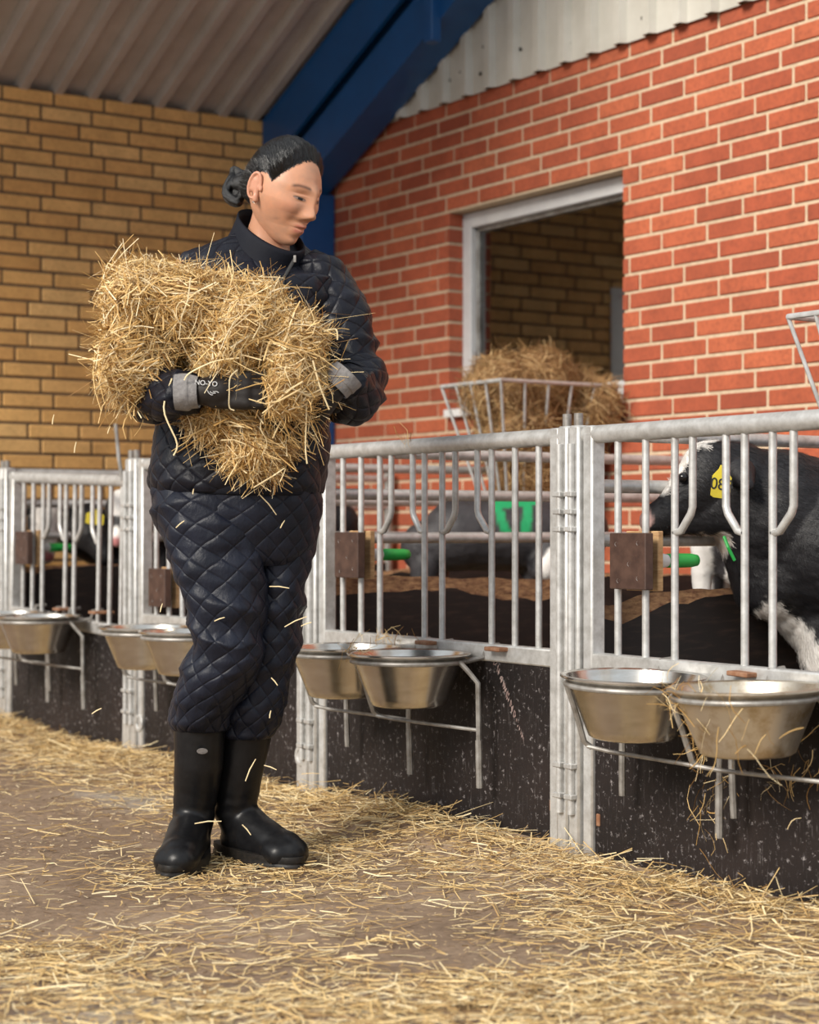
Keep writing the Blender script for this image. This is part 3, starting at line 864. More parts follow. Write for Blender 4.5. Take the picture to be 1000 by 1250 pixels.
D = rng.normal(0, 1, P.shape) + np.array([0, 0, -0.5]); D -= N * (np.sum(D * N, 1) * rng.uniform(0.4, 1.0, len(P)))[:, None]
hs = straws('hay_strands', P, D, N, rng.uniform(0.05, 0.15, len(P)), rng.uniform(0.002, 0.0035, len(P)), M['hay'], 0.5, 4, parent=hay); hs['kind'] = 'stuff'


# ================================================================== STRAW ON THE FLOOR
def floor_straw():
    n = 150000
    X = rng.uniform(-7.65, -1.0, n); Y = rng.uniform(-0.6, 2.64, n)
    xc = CS * X + SN * Y; yc = -SN * X + CS * Y
    px = 500 + F * xc / np.maximum(yc, 0.1)
    keep = (yc > 2.4) & (px > -160) & (px < 1160)
    X, Y, yc, px = X[keep], Y[keep], yc[keep], px[keep]
    P = np.stack([X, Y, np.zeros_like(X)], 1)
    n1 = fbm(P, 1.5, 3); n2 = fbm(P + 9.1, 4.0, 3)
    dens = 0.09 + 0.62 * np.clip(n1 + 0.75 * n2 + 0.02, 0, 1)
    dens += 1.1 * np.exp(-((Y - 2.60) / 0.14) ** 2) + 0.35 * np.exp(-((Y - 2.42) / 0.22) ** 2)
    near = np.clip((3.75 - yc) / 0.6, 0, 1); dens += 0.62 * near * np.clip(0.7 + 1.3 * n1 + 0.8 * n2, 0, 1)
    # straw trodden about the woman's boots and the bare walkway behind her
    bx, by = -0.21 * 1, 0
    fx = CS * (-0.42) - SN * 4.2; fy = SN * (-0.42) + CS * 4.2
    dens += 0.7 * np.exp(-(((X - fx) / 0.30) ** 2 + ((Y - fy) / 0.22) ** 2))
    walk = np.exp(-(((yc - 4.9) / 0.75) ** 2)) * np.clip((430 - px) / 250, 0, 1) * (Y < 2.25)
    dens *= 1 - 0.82 * np.clip(walk, 0, 1)
    keep = rng.random(len(X)) < dens * 0.72
    X, Y, yc = X[keep], Y[keep], yc[keep]
    m = len(X)
    pile = np.exp(-((Y - 2.58) / 0.12) ** 2)
    Z = drift(X, Y) + 0.004 + np.abs(rng.normal(0, 0.006, m)) + pile * np.abs(rng.normal(0, 0.016, m))
    ang = rng.uniform(0, 2 * math.pi, m)
    D = np.stack([np.cos(ang), np.sin(ang), rng.normal(0, 0.07, m) + pile * rng.normal(0, 0.22, m)], 1)
    N = np.stack([rng.normal(0, 0.35, m), rng.normal(0, 0.35, m), np.ones(m)], 1)
    L = np.clip(rng.lognormal(-3.05, 0.58, m), 0.010, 0.22); W = rng.uniform(0.0015, 0.0040, m)
    o = straws('straw_litter', np.stack([X, Y, Z], 1), D, N, L, W, M['straw_floor'], 0.18, 2, True)
    tag(o, 'loose yellow straw strewn over the floor and drifted along the pens', 'straw', kind='stuff')
floor_straw()
def chaff():
    n = 90000
    X = rng.uniform(-7.65, -1.0, n); Y = rng.uniform(-0.6, 2.64, n)
    xc = CS * X + SN * Y; yc = -SN * X + CS * Y; px = 500 + F * xc / np.maximum(yc, 0.1)
    k = (yc > 2.4) & (yc < 6.5) & (px > -100) & (px < 1100); X, Y = X[k], Y[k]
    nn = fbm(np.stack([X, Y, X * 0], 1), 2.6, 3); k = rng.random(len(X)) < 0.45 + 0.6 * nn; X, Y = X[k], Y[k]; m = len(X)
    a = rng.uniform(0, 6.28, m); D = np.stack([np.cos(a), np.sin(a), rng.normal(0, 0.1, m)], 1); N = np.stack([rng.normal(0, 0.4, m), rng.normal(0, 0.4, m), np.ones(m)], 1)
    o = straws('straw_chaff', np.stack([X, Y, drift(X, Y) + 0.0035 + np.abs(rng.normal(0, 0.002, m))], 1), D, N, rng.uniform(0.004, 0.022, m), rng.uniform(0.0012, 0.0032, m), M['chaff'], 0.1, 1, False)
    tag(o, 'fine crushed straw chaff trodden into the floor', 'straw', kind='stuff')
M['chaff'] = straw_mat('chaff', [(0, (0.16, 0.09, 0.045)), (0.35, (0.40, 0.27, 0.14)), (0.7, (0.60, 0.44, 0.24)), (1, (0.80, 0.66, 0.44))])
chaff()
def pen_straw():
    m = 9000
    X = rng.uniform(-7.6, -2.2, m); Y = rng.uniform(2.75, 4.45, m)
    ang = rng.uniform(0, 2 * math.pi, m)
    D = np.stack([np.cos(ang), np.sin(ang), rng.normal(0, 0.15, m)], 1); N = np.stack([rng.normal(0, 0.3, m), rng.normal(0, 0.3, m), np.ones(m)], 1)
    o = straws('straw_bedding', np.stack([X, Y, 0.025 + np.abs(rng.normal(0, 0.015, m))], 1), D, N, rng.uniform(0.05, 0.2, m), rng.uniform(0.003, 0.005, m), M['straw_floor'], 0.2, 2, False)
    tag(o, 'straw bedding on the floor inside the pens', 'straw', kind='stuff')
pen_straw()

# ================================================================== FRAME FOR FIGURES
class Frame:
    """ local frame turned like the camera, standing at depth D over pixel column px """
    def __init__(self, px, D):
        self.D = D; self.xc = (px - 500) / F * D
        self.loc = Vector((CS * self.xc - SN * D, SN * self.xc + CS * D, 0))
    def __call__(self, px, py, dy=0.0):
        d = self.D + dy
        return Vector(((px - 500) / F * d - self.xc, dy, CAMH + (HOR - py) / F * d))
    def r(self, rpx, dy=0.0): return rpx / F * (self.D + dy)
    def to_px(self, V):
        d = self.D + V[:, 1]
        return 500 + F * (V[:, 0] + self.xc) / d, HOR - F * (V[:, 2] - CAMH) / d
def catmull(K, n):
    K = np.array(K, float); m = len(K); out = []
    for i in range(n):
        t = i / (n - 1) * (m - 1); k = min(int(t), m - 2); f = t - k
        p0 = K[max(k - 1, 0)]; p1 = K[k]; p2 = K[k + 1]; p3 = K[min(k + 2, m - 1)]
        out.append(0.5 * ((2 * p1) + (-p0 + p2) * f + (2 * p0 - 5 * p1 + 4 * p2 - p3) * f * f + (-p0 + 3 * p1 - 3 * p2 + p3) * f ** 3))
    return np.array(out)
def quilt(u, v, s):
    a = (u + v) / s; b = (u - v) / s
    fa = np.abs(a - np.floor(a) - 0.5) * 2; fb = np.abs(b - np.floor(b) - 0.5) * 2
    w = 0.013
    return (1 - np.exp(-((1 - fa) * s / 2) / w)) * (1 - np.exp(-((1 - fb) * s / 2) / w)) * 1.25
def folds(Q, wscale, seed, shp):
    big = fbm(Q * np.array(wscale) + seed, 1.0, 2); rdg = 0.4 - np.abs(fbm(Q * np.array(wscale) * 0.9 + seed + 20, 1.0, 2)) * 1.6
    return (0.5 * big + 0.55 * rdg).reshape(shp)
def loft_rings(K, n, seg, s=None, qh=0.006, wr=0.006, wscale=(9, 9, 16), seed=0.0, expo=2.3, capends=True):
    """ horizontal rings; K rows = (cx, cy, cz, a, b) """
    R = catmull(K, n); th = np.linspace(0, 2 * math.pi, seg, endpoint=False)
    c, sn = np.cos(th), np.sin(th)
    ex = np.sign(c) * np.abs(c) ** (2 / expo); ey = np.sign(sn) * np.abs(sn) ** (2 / expo)
    V = np.zeros((n, seg, 3))
    circ = 2 * math.pi * np.mean(np.sqrt(R[:, 3] * R[:, 4]))
    vlen = np.concatenate([[0], np.cumsum(np.linalg.norm(np.diff(R[:, :3], axis=0), axis=1))])
    s_ = circ / max(2, round(circ / (s or 0.05)))
    for i in range(n):
        V[i, :, 0] = R[i, 0] + ex * R[i, 3]; V[i, :, 1] = R[i, 1] + ey * R[i, 4]; V[i, :, 2] = R[i, 2]
    nrm = np.stack([c, sn, np.zeros_like(c)], 1)
    off = wr * folds(V.reshape(-1, 3), wscale, seed, (n, seg))
    if s: off = off + qh * quilt(th / (2 * math.pi) * circ, vlen[:, None], s_)
    V += nrm[None] * off[:, :, None]
    return grid_mesh(V, capends, circ / s_, vlen / s_)
def loft_tube(K, n, seg, s=None, qh=0.006, wr=0.006, wscale=(9, 9, 9), seed=0.0, ref=(0, 1, 0), capends=True):
    """ K rows = (x, y, z, r) """
    R = catmull(K, n); T = np.gradient(R[:, :3], axis=0); T /= np.linalg.norm(T, axis=1, keepdims=True)
    N = np.array(ref, float); V = np.zeros((n, seg, 3)); th = np.linspace(0, 2 * math.pi, seg, endpoint=False)
    circ = 2 * math.pi * R[:, 3].mean(); vlen = np.concatenate([[0], np.cumsum(np.linalg.norm(np.diff(R[:, :3], axis=0), axis=1))])
    s_ = circ / max(2, round(circ / (s or 0.05)))
    for i in range(n):
        N = N - T[i] * N.dot(T[i]); N /= np.linalg.norm(N); B = np.cross(T[i], N)
        dirs = np.cos(th)[:, None] * N + np.sin(th)[:, None] * B
        base = R[i, :3] + dirs * R[i, 3]
        off = wr * folds(base, wscale, seed, (seg,))
        if s: off = off + qh * quilt(th / (2 * math.pi) * circ, vlen[i], s_)
        V[i] = base + dirs * off[:, None]
    return grid_mesh(V, capends, circ / s_, vlen / s_)
def grid_mesh(V, capends=True, ucount=1.0, vv=None):
    n, seg, _ = V.shape; mb = MB(); mb.v = [tuple(p) for p in V.reshape(-1, 3)]; mb.uv = []
    vv = np.linspace(0, 1, n) if vv is None else vv
    for i in range(n - 1):
        for j in range(seg):
            mb.f.append((i * seg + j, i * seg + (j + 1) % seg, (i + 1) * seg + (j + 1) % seg, (i + 1) * seg + j))
            u0, u1 = j / seg * ucount, (j + 1) / seg * ucount
            mb.uv += [(u0, vv[i]), (u1, vv[i]), (u1, vv[i + 1]), (u0, vv[i + 1])]
    if capends:
        for i in (0, n - 1):
            k = len(mb.v); mb.v.append(tuple(V[i].mean(axis=0)))
            for j in range(seg):
                mb.f.append((i * seg + j, i * seg + (j + 1) % seg, k)); mb.uv += [(0.5, 0.5)] * 3
    return mb
def fix_normals(me):
    bm = bmesh.new(); bm.from_mesh(me); bmesh.ops.recalc_face_normals(bm, faces=bm.faces[:]); bm.to_mesh(me); bm.free(); me.update()
def cloth(name, mb, mat, parent):
    me = mb.mesh(name)
    if mb.uv:
        l = me.uv_layers.new(name='UVMap'); l.data.foreach_set('uv', np.array(mb.uv).ravel())
    fix_normals(me); return link(name, me, mat, parent, True)

# ================================================================== THE WOMAN
FW = Frame(285, 4.27)
woman = thing('person', 'woman in navy quilted workwear and black rubber boots carrying an armful of straw', 'person', FW.loc, TH)
def ring(py, l, r, dy, b):       # outline columns l..r at row py -> (cx, cy, cz, a, b)
    c = FW((l + r) / 2, py, dy); return (c.x, c.y, c.z, FW.r((r - l) / 2, dy), b)

# ---- head
f_ = Vector((0.73, -0.60, -0.36)).normalized()
u_ = (Vector((0.02, 0.0, 1)) - f_ * Vector((0.02, 0, 1)).dot(f_)).normalized()
r_ = f_.cross(u_)
HC = FW(346, 232.5, -0.05)
HM = np.array([[r_.x, f_.x, u_.x], [r_.y, f_.y, u_.y], [r_.z, f_.z, u_.z]])
def head_to_local(P): return P @ HM.T + np.array(HC)
HS = 0.96
def head_points(nlat=340, nlon=300):
    lat = np.linspace(0.02, math.pi - 0.02, nlat)
    t = np.linspace(-math.pi, math.pi, nlon, endpoint=False)
    lon = t - 0.62 * np.sin(t)            # denser at the front (lon = 0 faces +y)
    LA, LO = np.meshgrid(lat, lon, indexing='ij')
    x = np.sin(LA) * np.sin(LO) * 0.0735; y = np.sin(LA) * np.cos(LO) * 0.098; z = np.cos(LA) * 0.116
    return np.stack([x, y, z], -1)
def shape_head(p):
    x, y, z = p[..., 0].copy(), p[..., 1].copy(), p[..., 2].copy()
    low = np.clip((-0.015 - z) / 0.10, 0, 1)
    x *= 1 - 0.30 * low ** 1.25
    front = np.clip(y / 0.09, 0, 1)
    y = np.where(y > 0, y * (1 - 0.10 * np.clip((z - 0.05) / 0.06, 0, 1)), y * (1 - 0.45 * low))
    # fuller lower face (an ellipsoid is too round at the chin)
    y = y + front * np.clip((-0.04 - z) / 0.07, 0, 1) * 0.026
    z = z - np.clip(front - 0.2, 0, 1) * np.clip((-0.07 - z) / 0.04, 0, 1) * 0.004
    x = np.where((np.abs(z) < 0.07), x * (1 + 0.03 * np.cos(z / 0.07 * math.pi / 2)), x)
    ax = np.abs(x); sg = np.sign(x)
    def g(cx, cz, sx, sz, sym=True):
        xx = (ax if sym else x) - cx
        return np.exp(-0.5 * ((xx / sx) ** 2 + ((z - cz) / sz) ** 2)) * (y > 0.0)
    d = 0.0
    d = d - 0.0085 * g(0.031, 0.004, 0.016, 0.011)             # sockets
    d = d + 0.0050 * g(0.031, 0.0, 0.0125, 0.0065)             # closed-down lids
    d = d + 0.0045 * g(0.028, 0.021, 0.020, 0.007)             # brow
    d = d + 0.0060 * g(0.0, 0.018, 0.012, 0.014, False)        # glabella
    d = d + 0.0110 * g(0.0, -0.008, 0.0075, 0.020, False)      # bridge
    d = d + 0.0210 * g(0.0, -0.036, 0.0105, 0.0115, False)     # tip
    d = d + 0.0095 * g(0.0135, -0.040, 0.0062, 0.0070)         # wings
    d = d - 0.0060 * g(0.0, -0.0535, 0.016, 0.0055, False)     # below nose
    d = d - 0.0060 * g(0.0075, -0.0475, 0.0030, 0.0026)         # nostrils
    d = d + 0.0075 * g(0.046, -0.028, 0.018, 0.016)            # cheekbones
    d = d - 0.0040 * g(0.028, -0.060, 0.008, 0.014)            # fold
    d = d + 0.0080 * g(0.0, -0.0640, 0.0110, 0.0046, False)    # upper lip
    d = d + 0.0085 * g(0.0, -0.0765, 0.0110, 0.0055, False)    # lower lip
    d = d - 0.0060 * g(0.0, -0.0700, 0.0100, 0.0020, False)    # mouth line
    d = d - 0.0045 * g(0.0, -0.0865, 0.0160, 0.0045, False)
    d = d + 0.0085 * g(0.0, -0.1010, 0.0170, 0.0110, False)    # chin
    z = z - 0.020 * np.clip((-0.074 - z) / 0.034, 0, 1) * np.clip(front * 1.3, 0, 1); y = y + 0.004 * np.clip((-0.085 - z) / 0.03, 0, 1) * front
    d = d + 0.0022 * g(0.030, 0.0050, 0.0085, 0.0018) - 0.0018 * g(0.030, 0.0085, 0.0085, 0.0018) - 0.0014 * g(0.030, -0.0085, 0.008, 0.0022)
    y = y + d
    return np.stack([x, y, z], -1) * HS
hp0 = head_points()
hp = shape_head(hp0)
nla, nlo = hp.shape[:2]
hmb = MB(); hmb.v = [tuple(q) for q in head_to_local(hp.reshape(-1, 3))]
for i in range(nla - 1):
    for j in range(nlo):
        hmb.f.append((i * nlo + j, i * nlo + (j + 1) % nlo, (i + 1) * nlo + (j + 1) % nlo, (i + 1) * nlo + j))
nh = len(hmb.v)
# skin colours that belong to the face: brows, lips, lids, a mole, flushed cheek
H = hp.reshape(-1, 3) / HS; hx, hy, hz = H[:, 0], H[:, 1], H[:, 2]; hax = np.abs(hx); fr = hy > 0.02
colr = np.tile(np.array([0.56, 0.285, 0.175]), (nh, 1))
def paint(mask, c): 
    global colr
    m = np.clip(mask, 0, 1)[:, None] * fr[:, None]; colr = colr * (1 - m) + np.array(c) * m
paint(0.55 * np.exp(-(((hax - 0.045) / 0.018) ** 2 + ((hz + 0.03) / 0.018) ** 2)), (0.50, 0.20, 0.125))
brow_z = 0.0225 + 0.004 * np.cos((hax - 0.034) / 0.02) - 0.0035 * np.clip((hax - 0.04) / 0.012, 0, 2)
paint(0.80 * np.exp(-((hz - brow_z) / 0.0040) ** 2) * sstep(0.011, 0.017, hax) * (1 - sstep(0.046, 0.054, hax)), (0.05, 0.03, 0.022))
lid_z = -0.0020 - 0.0018 * ((hax - 0.031) / 0.012) ** 2
_q = np.clip(1 - ((hax - 0.031) / 0.0140) ** 2, 0, 1); _t = -0.0018 + 0.0024 * np.sqrt(_q) + 0.10 * (hax - 0.031); _b = -0.0022 - 0.0030 * np.sqrt(_q) + 0.10 * (hax - 0.031)
_in = (_q > 0) * sstep(-0.0003, 0.0006, _t - hz) * sstep(-0.0003, 0.0006, hz - _b)
paint(0.85 * _in, (0.30, 0.215, 0.185))
paint(_in * (1 - sstep(0.0048, 0.0062, np.hypot(hx - np.sign(hx) * 0.031 + 0.001, hz + 0.0030))), (0.012, 0.008, 0.007))
paint(0.95 * (_q > 0) * np.exp(-((hz - _t) / 0.0015) ** 2) * np.sqrt(_q), (0.02, 0.012, 0.010))
paint(0.55 * (_q > 0) * np.exp(-((hz - _b) / 0.0010) ** 2) * np.sqrt(_q), (0.12, 0.06, 0.045))
lip = sstep(0.022, 0.013, hax)
paint(0.75 * lip * np.exp(-((hz + 0.0645) / 0.0040) ** 2), (0.36, 0.10, 0.08))
paint(0.75 * lip * np.exp(-((hz + 0.0765) / 0.0052) ** 2), (0.42, 0.125, 0.095))
paint(0.45 * np.exp(-(((hx - 0.047) / 0.0030) ** 2 + ((hz + 0.062) / 0.0040) ** 2)), (0.30, 0.15, 0.10))
_fn = fbm(H, 45, 3)[:, None]; colr = colr * (1 + 0.10 * _fn) + np.array([0.02, -0.005, -0.01]) * np.clip(_fn, -1, 1)
# ---- rest of the body (one surface with the head), hidden by the clothes
def L4(a, r): return FW(*a), r
mbB = MB()
def cap(a, ra, b, rb, s=(1, 1, 1)): mbB.capsule(FW(*a), ra, FW(*b), rb, s)
cap((318, 470, 0), 0.115, (318, 360, 0), 0.115, (1.15, 0.8, 1))
cap((300, 600, 0), 0.12, (312, 480, 0), 0.115, (1.15, 0.8, 1))
cap((320, 330, 0.01), 0.060, (330, 275, -0.005), 0.048)
cap((330, 280, -0.005), 0.046, (336, 252, -0.03), 0.050)
for pts in (((388, 345, 0), (430, 465, -0.05), (408, 480, -0.21)), ((236, 335, 0), (176, 470, -0.10), (228, 480, -0.32))):
    cap(pts[0], 0.052, pts[1], 0.042); cap(pts[1], 0.042, pts[2], 0.030)
cap((262, 620, -0.02), 0.080, (275, 780, -0.05), 0.045); cap((272, 790, -0.045), 0.045, (244, 880, 0.0), 0.040); cap((244, 880, 0.0), 0.045, (239, 985, 0.045), 0.032)
cap((340, 620, 0.03), 0.070, (334, 780, 0.03), 0.042); cap((332, 790, 0.035), 0.045, (303, 890, 0.055), 0.040); cap((303, 890, 0.055), 0.045, (287, 985, 0.09), 0.032)
bme = remesh(mbB, 0.012, 3)
bv = verts_np(bme); bf = [tuple(p.vertices) for p in bme.polygons]
# ---- ear: shell, rim and lobe
emb = MB()
def ear_pt(y, z, x): return head_to_local(np.array([[x, y, z]]))[0]
for sgn in (1, -1):
    rim = []
    for k in range(17):
        a = math.radians(-110 + k * 300 / 16)     # from the lobe up the back and over to the front
        ca, sa = -math.cos(a), math.sin(a)
        rim.append(ear_pt(-0.013 - 0.0150 * math.cos(a), -0.004 + 0.0290 * math.sin(a), sgn * (0.0755 + 0.0070 * (0.5 + 0.5 * math.cos(a)))))
    emb.tube(rim, [0.0030 + 0.0012 * math.sin(math.pi * k / 16) for k in range(17)], 8)
    c0 = Vector(ear_pt(-0.014, -0.006, sgn * 0.0735)); 
    emb.capsule(ear_pt(-0.016, 0.008, sgn * 0.0700), 0.0115, ear_pt(-0.013, -0.012, sgn * 0.0700), 0.0105)
    emb.capsule(ear_pt(-0.021, 0.008, sgn * 0.0725), 0.0095, ear_pt(-0.020, -0.012, sgn * 0.0725), 0.0095)
    emb.capsule(ear_pt(-0.012, 0.016, sgn * 0.0725), 0.0075, ear_pt(-0.008, -0.022, sgn * 0.0720), 0.0075)
    emb.capsule(ear_pt(-0.004, -0.034, sgn * 0.0735), 0.0065, ear_pt(-0.006, -0.026, sgn * 0.0745), 0.0065)
    emb.capsule(ear_pt(0.0045, -0.010, sgn * 0.0745), 0.0042, ear_pt(0.004, -0.004, sgn * 0.0745), 0.004)
eme = remesh(emb, 0.0022, 2)
ev = verts_np(eme); ef = [tuple(p.vertices) for p in eme.polygons]
allv = hmb.v + [tuple(v) for v in bv] + [tuple(v) for v in ev]
allf = hmb.f + [tuple(i + nh for i in f) for f in bf] + [tuple(i + nh + len(bv) for i in f) for f in ef]
bodyme = bpy.data.meshes.new('body'); bodyme.from_pydata(allv, [], allf); bodyme.update(); fix_normals(bodyme)
ecol = np.tile(np.array([0.56, 0.27, 0.175]), (len(ev), 1))
set_col(bodyme, np.concatenate([colr, np.tile(np.array([0.54, 0.27, 0.165]), (len(bv), 1)), ecol]))
body = link('body', bodyme, M['skin'], woman, True)
# ---- hair
az = np.abs(np.arctan2(hp0[..., 0] / 0.0735, hp0[..., 1] / 0.098)); zz = hp0[..., 2]
hl = np.interp(az, np.radians([0, 25, 45, 62, 74, 84, 104, 128, 180]), [0.086, 0.081, 0.066, 0.043, 0.018, 0.034, 0.026, -0.050, -0.062])
mask = zz - hl
rr = np.linalg.norm(hp, axis=-1, keepdims=True)
hn = hp / rr
lines = np.sin(np.arctan2(hp0[..., 0], hp0[..., 2] + 0.01) * 46 + 3 * np.sin(hp0[..., 1] * 30)) * 0.0005 + np.sin(np.arctan2(hp0[..., 0], hp0[..., 2] + 0.03) * 19) * 0.0006
thk = 0.0105 * sstep(-0.002, 0.020, mask) + lines * sstep(0, 0.02, mask) - 0.001
Vh = hp + hn * thk[..., None]
mb = MB(); mb.v = [tuple(q) for q in head_to_local(Vh.reshape(-1, 3))]
uvh = []
for i in range(nla - 1):
    for j in range(nlo):
        q = (i * nlo + j, i * nlo + (j + 1) % nlo, (i + 1) * nlo + (j + 1) % nlo, (i + 1) * nlo + j)
        if max(mask[i, j], mask[i + 1, (j + 1) % nlo]) > -0.002: mb.f.append(q)
hme = mb.mesh('hair')
uvl = hme.uv_layers.new(name='UVMap')
ua = (np.arctan2(hp0[..., 0], hp0[..., 2] + 0.01) * 55).reshape(-1); va = (hp0[..., 1] * 8).reshape(-1)
li = np.empty(len(hme.loops), dtype=np.int32); hme.loops.foreach_get('vertex_index', li)
uvl.data.foreach_set('uv', np.stack([ua[li], va[li]], 1).ravel())
fix_normals(hme)
hair = link('hair', hme, M['hair'], woman, True)
HAIR_STRANDS = True
# bun of twisted coils
BC = Vector(FW(289, 228, 0.01))
mb = MB()
for k in range(15):
    ph = random.uniform(0, 6.28); pts = []
    rx, rz, ry = random.uniform(0.014, 0.026), random.uniform(0.030, 0.046), random.uniform(0.016, 0.030)
    tw = random.uniform(-0.5, 0.5)
    for i in range(22):
        a = i / 21 * 5.6 + ph
        q = Vector((rx * math.cos(a) + 0.006 * math.sin(3 * a), ry * math.sin(a + tw), rz * math.sin(a) * 0.9 + 0.006 * math.cos(2 * a + ph)))
        pts.append(BC + q)
    mb.tube(pts, [0.0052 + 0.0012 * math.sin(i * 0.9 + ph) for i in range(22)], 8)
mb.capsule(BC + Vector((0, 0, -0.02)), 0.014, BC + Vector((0.01, 0, 0.02)), 0.014)
mb.capsule(BC + Vector((0.008, 0, 0.005)), 0.022, Vector(FW(312, 224, 0.0)), 0.03)
bunme = remesh(mb, 0.0024, 1); bunme.uv_layers.new(name='UVMap')
link('hair_bun', bunme, M['hair'], hair, True)
def flow(P, sc, seed): return np.stack([fbm(P + seed + k * 7.7, sc, 2) for k in range(3)], 1)
P, N = sample_surface(hme, 16000)
_c = np.array(HC); N = N * np.sign(np.sum(N * (P - _c), 1))[:, None]
_bun = np.array(FW(296, 226, 0.01)); _top = np.array(HC + u_ * 0.17 - f_ * 0.10)
_w = np.clip((np.linalg.norm(P - _bun, axis=1) - 0.06) / 0.12, 0, 1)[:, None]
D = _bun * (1 - _w) + _top * _w - P; D -= N * np.sum(D * N, 1)[:, None]; D += rng.normal(0, 0.004, D.shape)
L = rng.uniform(0.012, 0.026, len(P)); Dn = D / np.linalg.norm(D, axis=1, keepdims=True); D = Dn - N * 0.10
o = straws('hair_strands', P + Dn * (L * 0.46)[:, None] + N * rng.uniform(-0.0002, 0.0008, len(P))[:, None], D, N, L, rng.uniform(0.0006, 0.0012, len(P)), M['hair'], 0.08, 3, True, hair); o['kind'] = 'stuff'
# small earring
MB().lathe([(0.0028, -0.0012), (0.0034, 0), (0.0028, 0.0012)], 10).build('earring', M['steel'], body, loc=Vector(ear_pt(-0.004, -0.040, 0.078)))

# ---- jacket
tk = [ring(602, 188, 392, 0.0, 0.155), ring(590, 183, 396, 0.0, 0.165), ring(560, 183, 397, 0, 0.165), ring(510, 190, 400, 0, 0.160), ring(450, 198, 408, 0, 0.155),
      ring(400, 205, 412, 0, 0.150), ring(360, 208, 415, 0, 0.145), ring(332, 216, 412, 0, 0.130), ring(312, 234, 402, 0.0, 0.110), ring(298, 258, 386, 0.0, 0.090), ring(288, 283, 366, -0.005, 0.070)]
jt = loft_rings(tk, 130, 240, s=0.051, qh=0.0036, wr=0.018, wscale=(6, 6, 10), seed=3.3)
_a = np.array(jt.v); _z0, _z1 = FW(0, 352).z, FW(0, 288).z      # the neckline dips at the front
_f = np.clip(((_a[:, 0] - FW(322, 300).x) * 0.55 + _a[:, 1] * -0.83) / 0.10, 0, 1)
_a[:, 2] -= 0.075 * _f * sstep(_z0, _z1, _a[:, 2]); jt.v = [tuple(q) for q in _a]
jacket = cloth('jacket', jt, M['jacket'], woman)
hem = [ring(606, 190, 391, 0, 0.152), ring(603, 187, 393, 0, 0.158), ring(592, 187, 393, 0, 0.158), ring(589, 192, 390, 0, 0.15)]
cloth('hem_band', loft_rings(hem, 10, 120, None, wr=0.004, capends=True), M['collar'], jacket)
def row(px, py, dy, r): p = FW(px, py, dy); return (p.x, p.y, p.z, r)
sl = [row(366, 330, 0.005, 0.050), row(386, 347, 0.0, 0.070), row(405, 380, -0.015, 0.073), row(421, 425, -0.035, 0.070), row(430, 465, -0.075, 0.071), row(428, 482, -0.130, 0.067), row(422, 477, -0.185, 0.058), row(415, 468, -0.228, 0.050)]
cloth('sleeve', loft_tube(sl, 110, 110, s=0.052, qh=0.004, wr=0.024, wscale=(7, 7, 15), seed=1.0), M['jacket'], jacket)
sr = [row(268, 326, 0.005, 0.050), row(244, 342, 0.0, 0.070), row(215, 378, -0.02, 0.072), row(190, 430, -0.06, 0.069), row(180, 468, -0.12, 0.067), row(184, 480, -0.20, 0.062), row(205, 482, -0.28, 0.054), row(228, 480, -0.335, 0.047)]
cloth('sleeve', loft_tube(sr, 110, 110, s=0.052, qh=0.004, wr=0.020, wscale=(7, 7, 14), seed=5.0), M['jacket'], jacket)
# standing collar, tilted down towards the chin
def tilted(px, py, dy, a, b, tilt, n=72, out=0.0):
    c = FW(px, py, dy); fd = Vector((0.62, -0.78, 0)).normalized(); sd2 = Vector((fd.y, -fd.x, 0))
    R = []
    for k in range(n):
        t = 2 * math.pi * k / n
        p = c + fd * (math.cos(t) * b) + sd2 * (math.sin(t) * a); p.z -= math.cos(t) * b * tilt
        R.append(p[:])
    return R
cv = np.array([tilted(321, 322, 0.005, 0.098, 0.098, 0.42), tilted(323, 311, 0.0, 0.091, 0.093, 0.48), tilted(327, 298, -0.010, 0.081, 0.089, 0.58), tilted(330, 288, -0.016, 0.075, 0.087, 0.66), tilted(331, 282, -0.018, 0.072, 0.087, 0.70),
               tilted(331, 280.5, -0.018, 0.068, 0.083, 0.70), tilted(330, 288, -0.016, 0.066, 0.080, 0.66), tilted(326, 304, -0.006, 0.070, 0.078, 0.56)])
cl = grid_mesh(cv, False); collar = cloth('collar', cl, M['collar'], jacket)
piping = [Vector(p) for p in tilted(321, 323, 0.005, 0.0995, 0.0995, 0.42, 60)]; piping.append(piping[0])
soft(MB().tube(piping, 0.0022, 6).build('piping', M['jacket'], jacket).data)
zp = [FW(360, 316, -0.112), FW(353, 328, -0.124), FW(346, 340, -0.135), FW(343, 358, -0.160), FW(340, 385, -0.172)]
soft(MB().tube(zp, 0.0035, 8, flat=1.6).build('zipper', M['ink'], jacket).data)
MB().bbox((-0.003, -0.002, -0.008), (0.003, 0.002, 0.008), 0.001).build('zip_pull', M['galv_dull'], jacket, loc=FW(360, 316, -0.124))

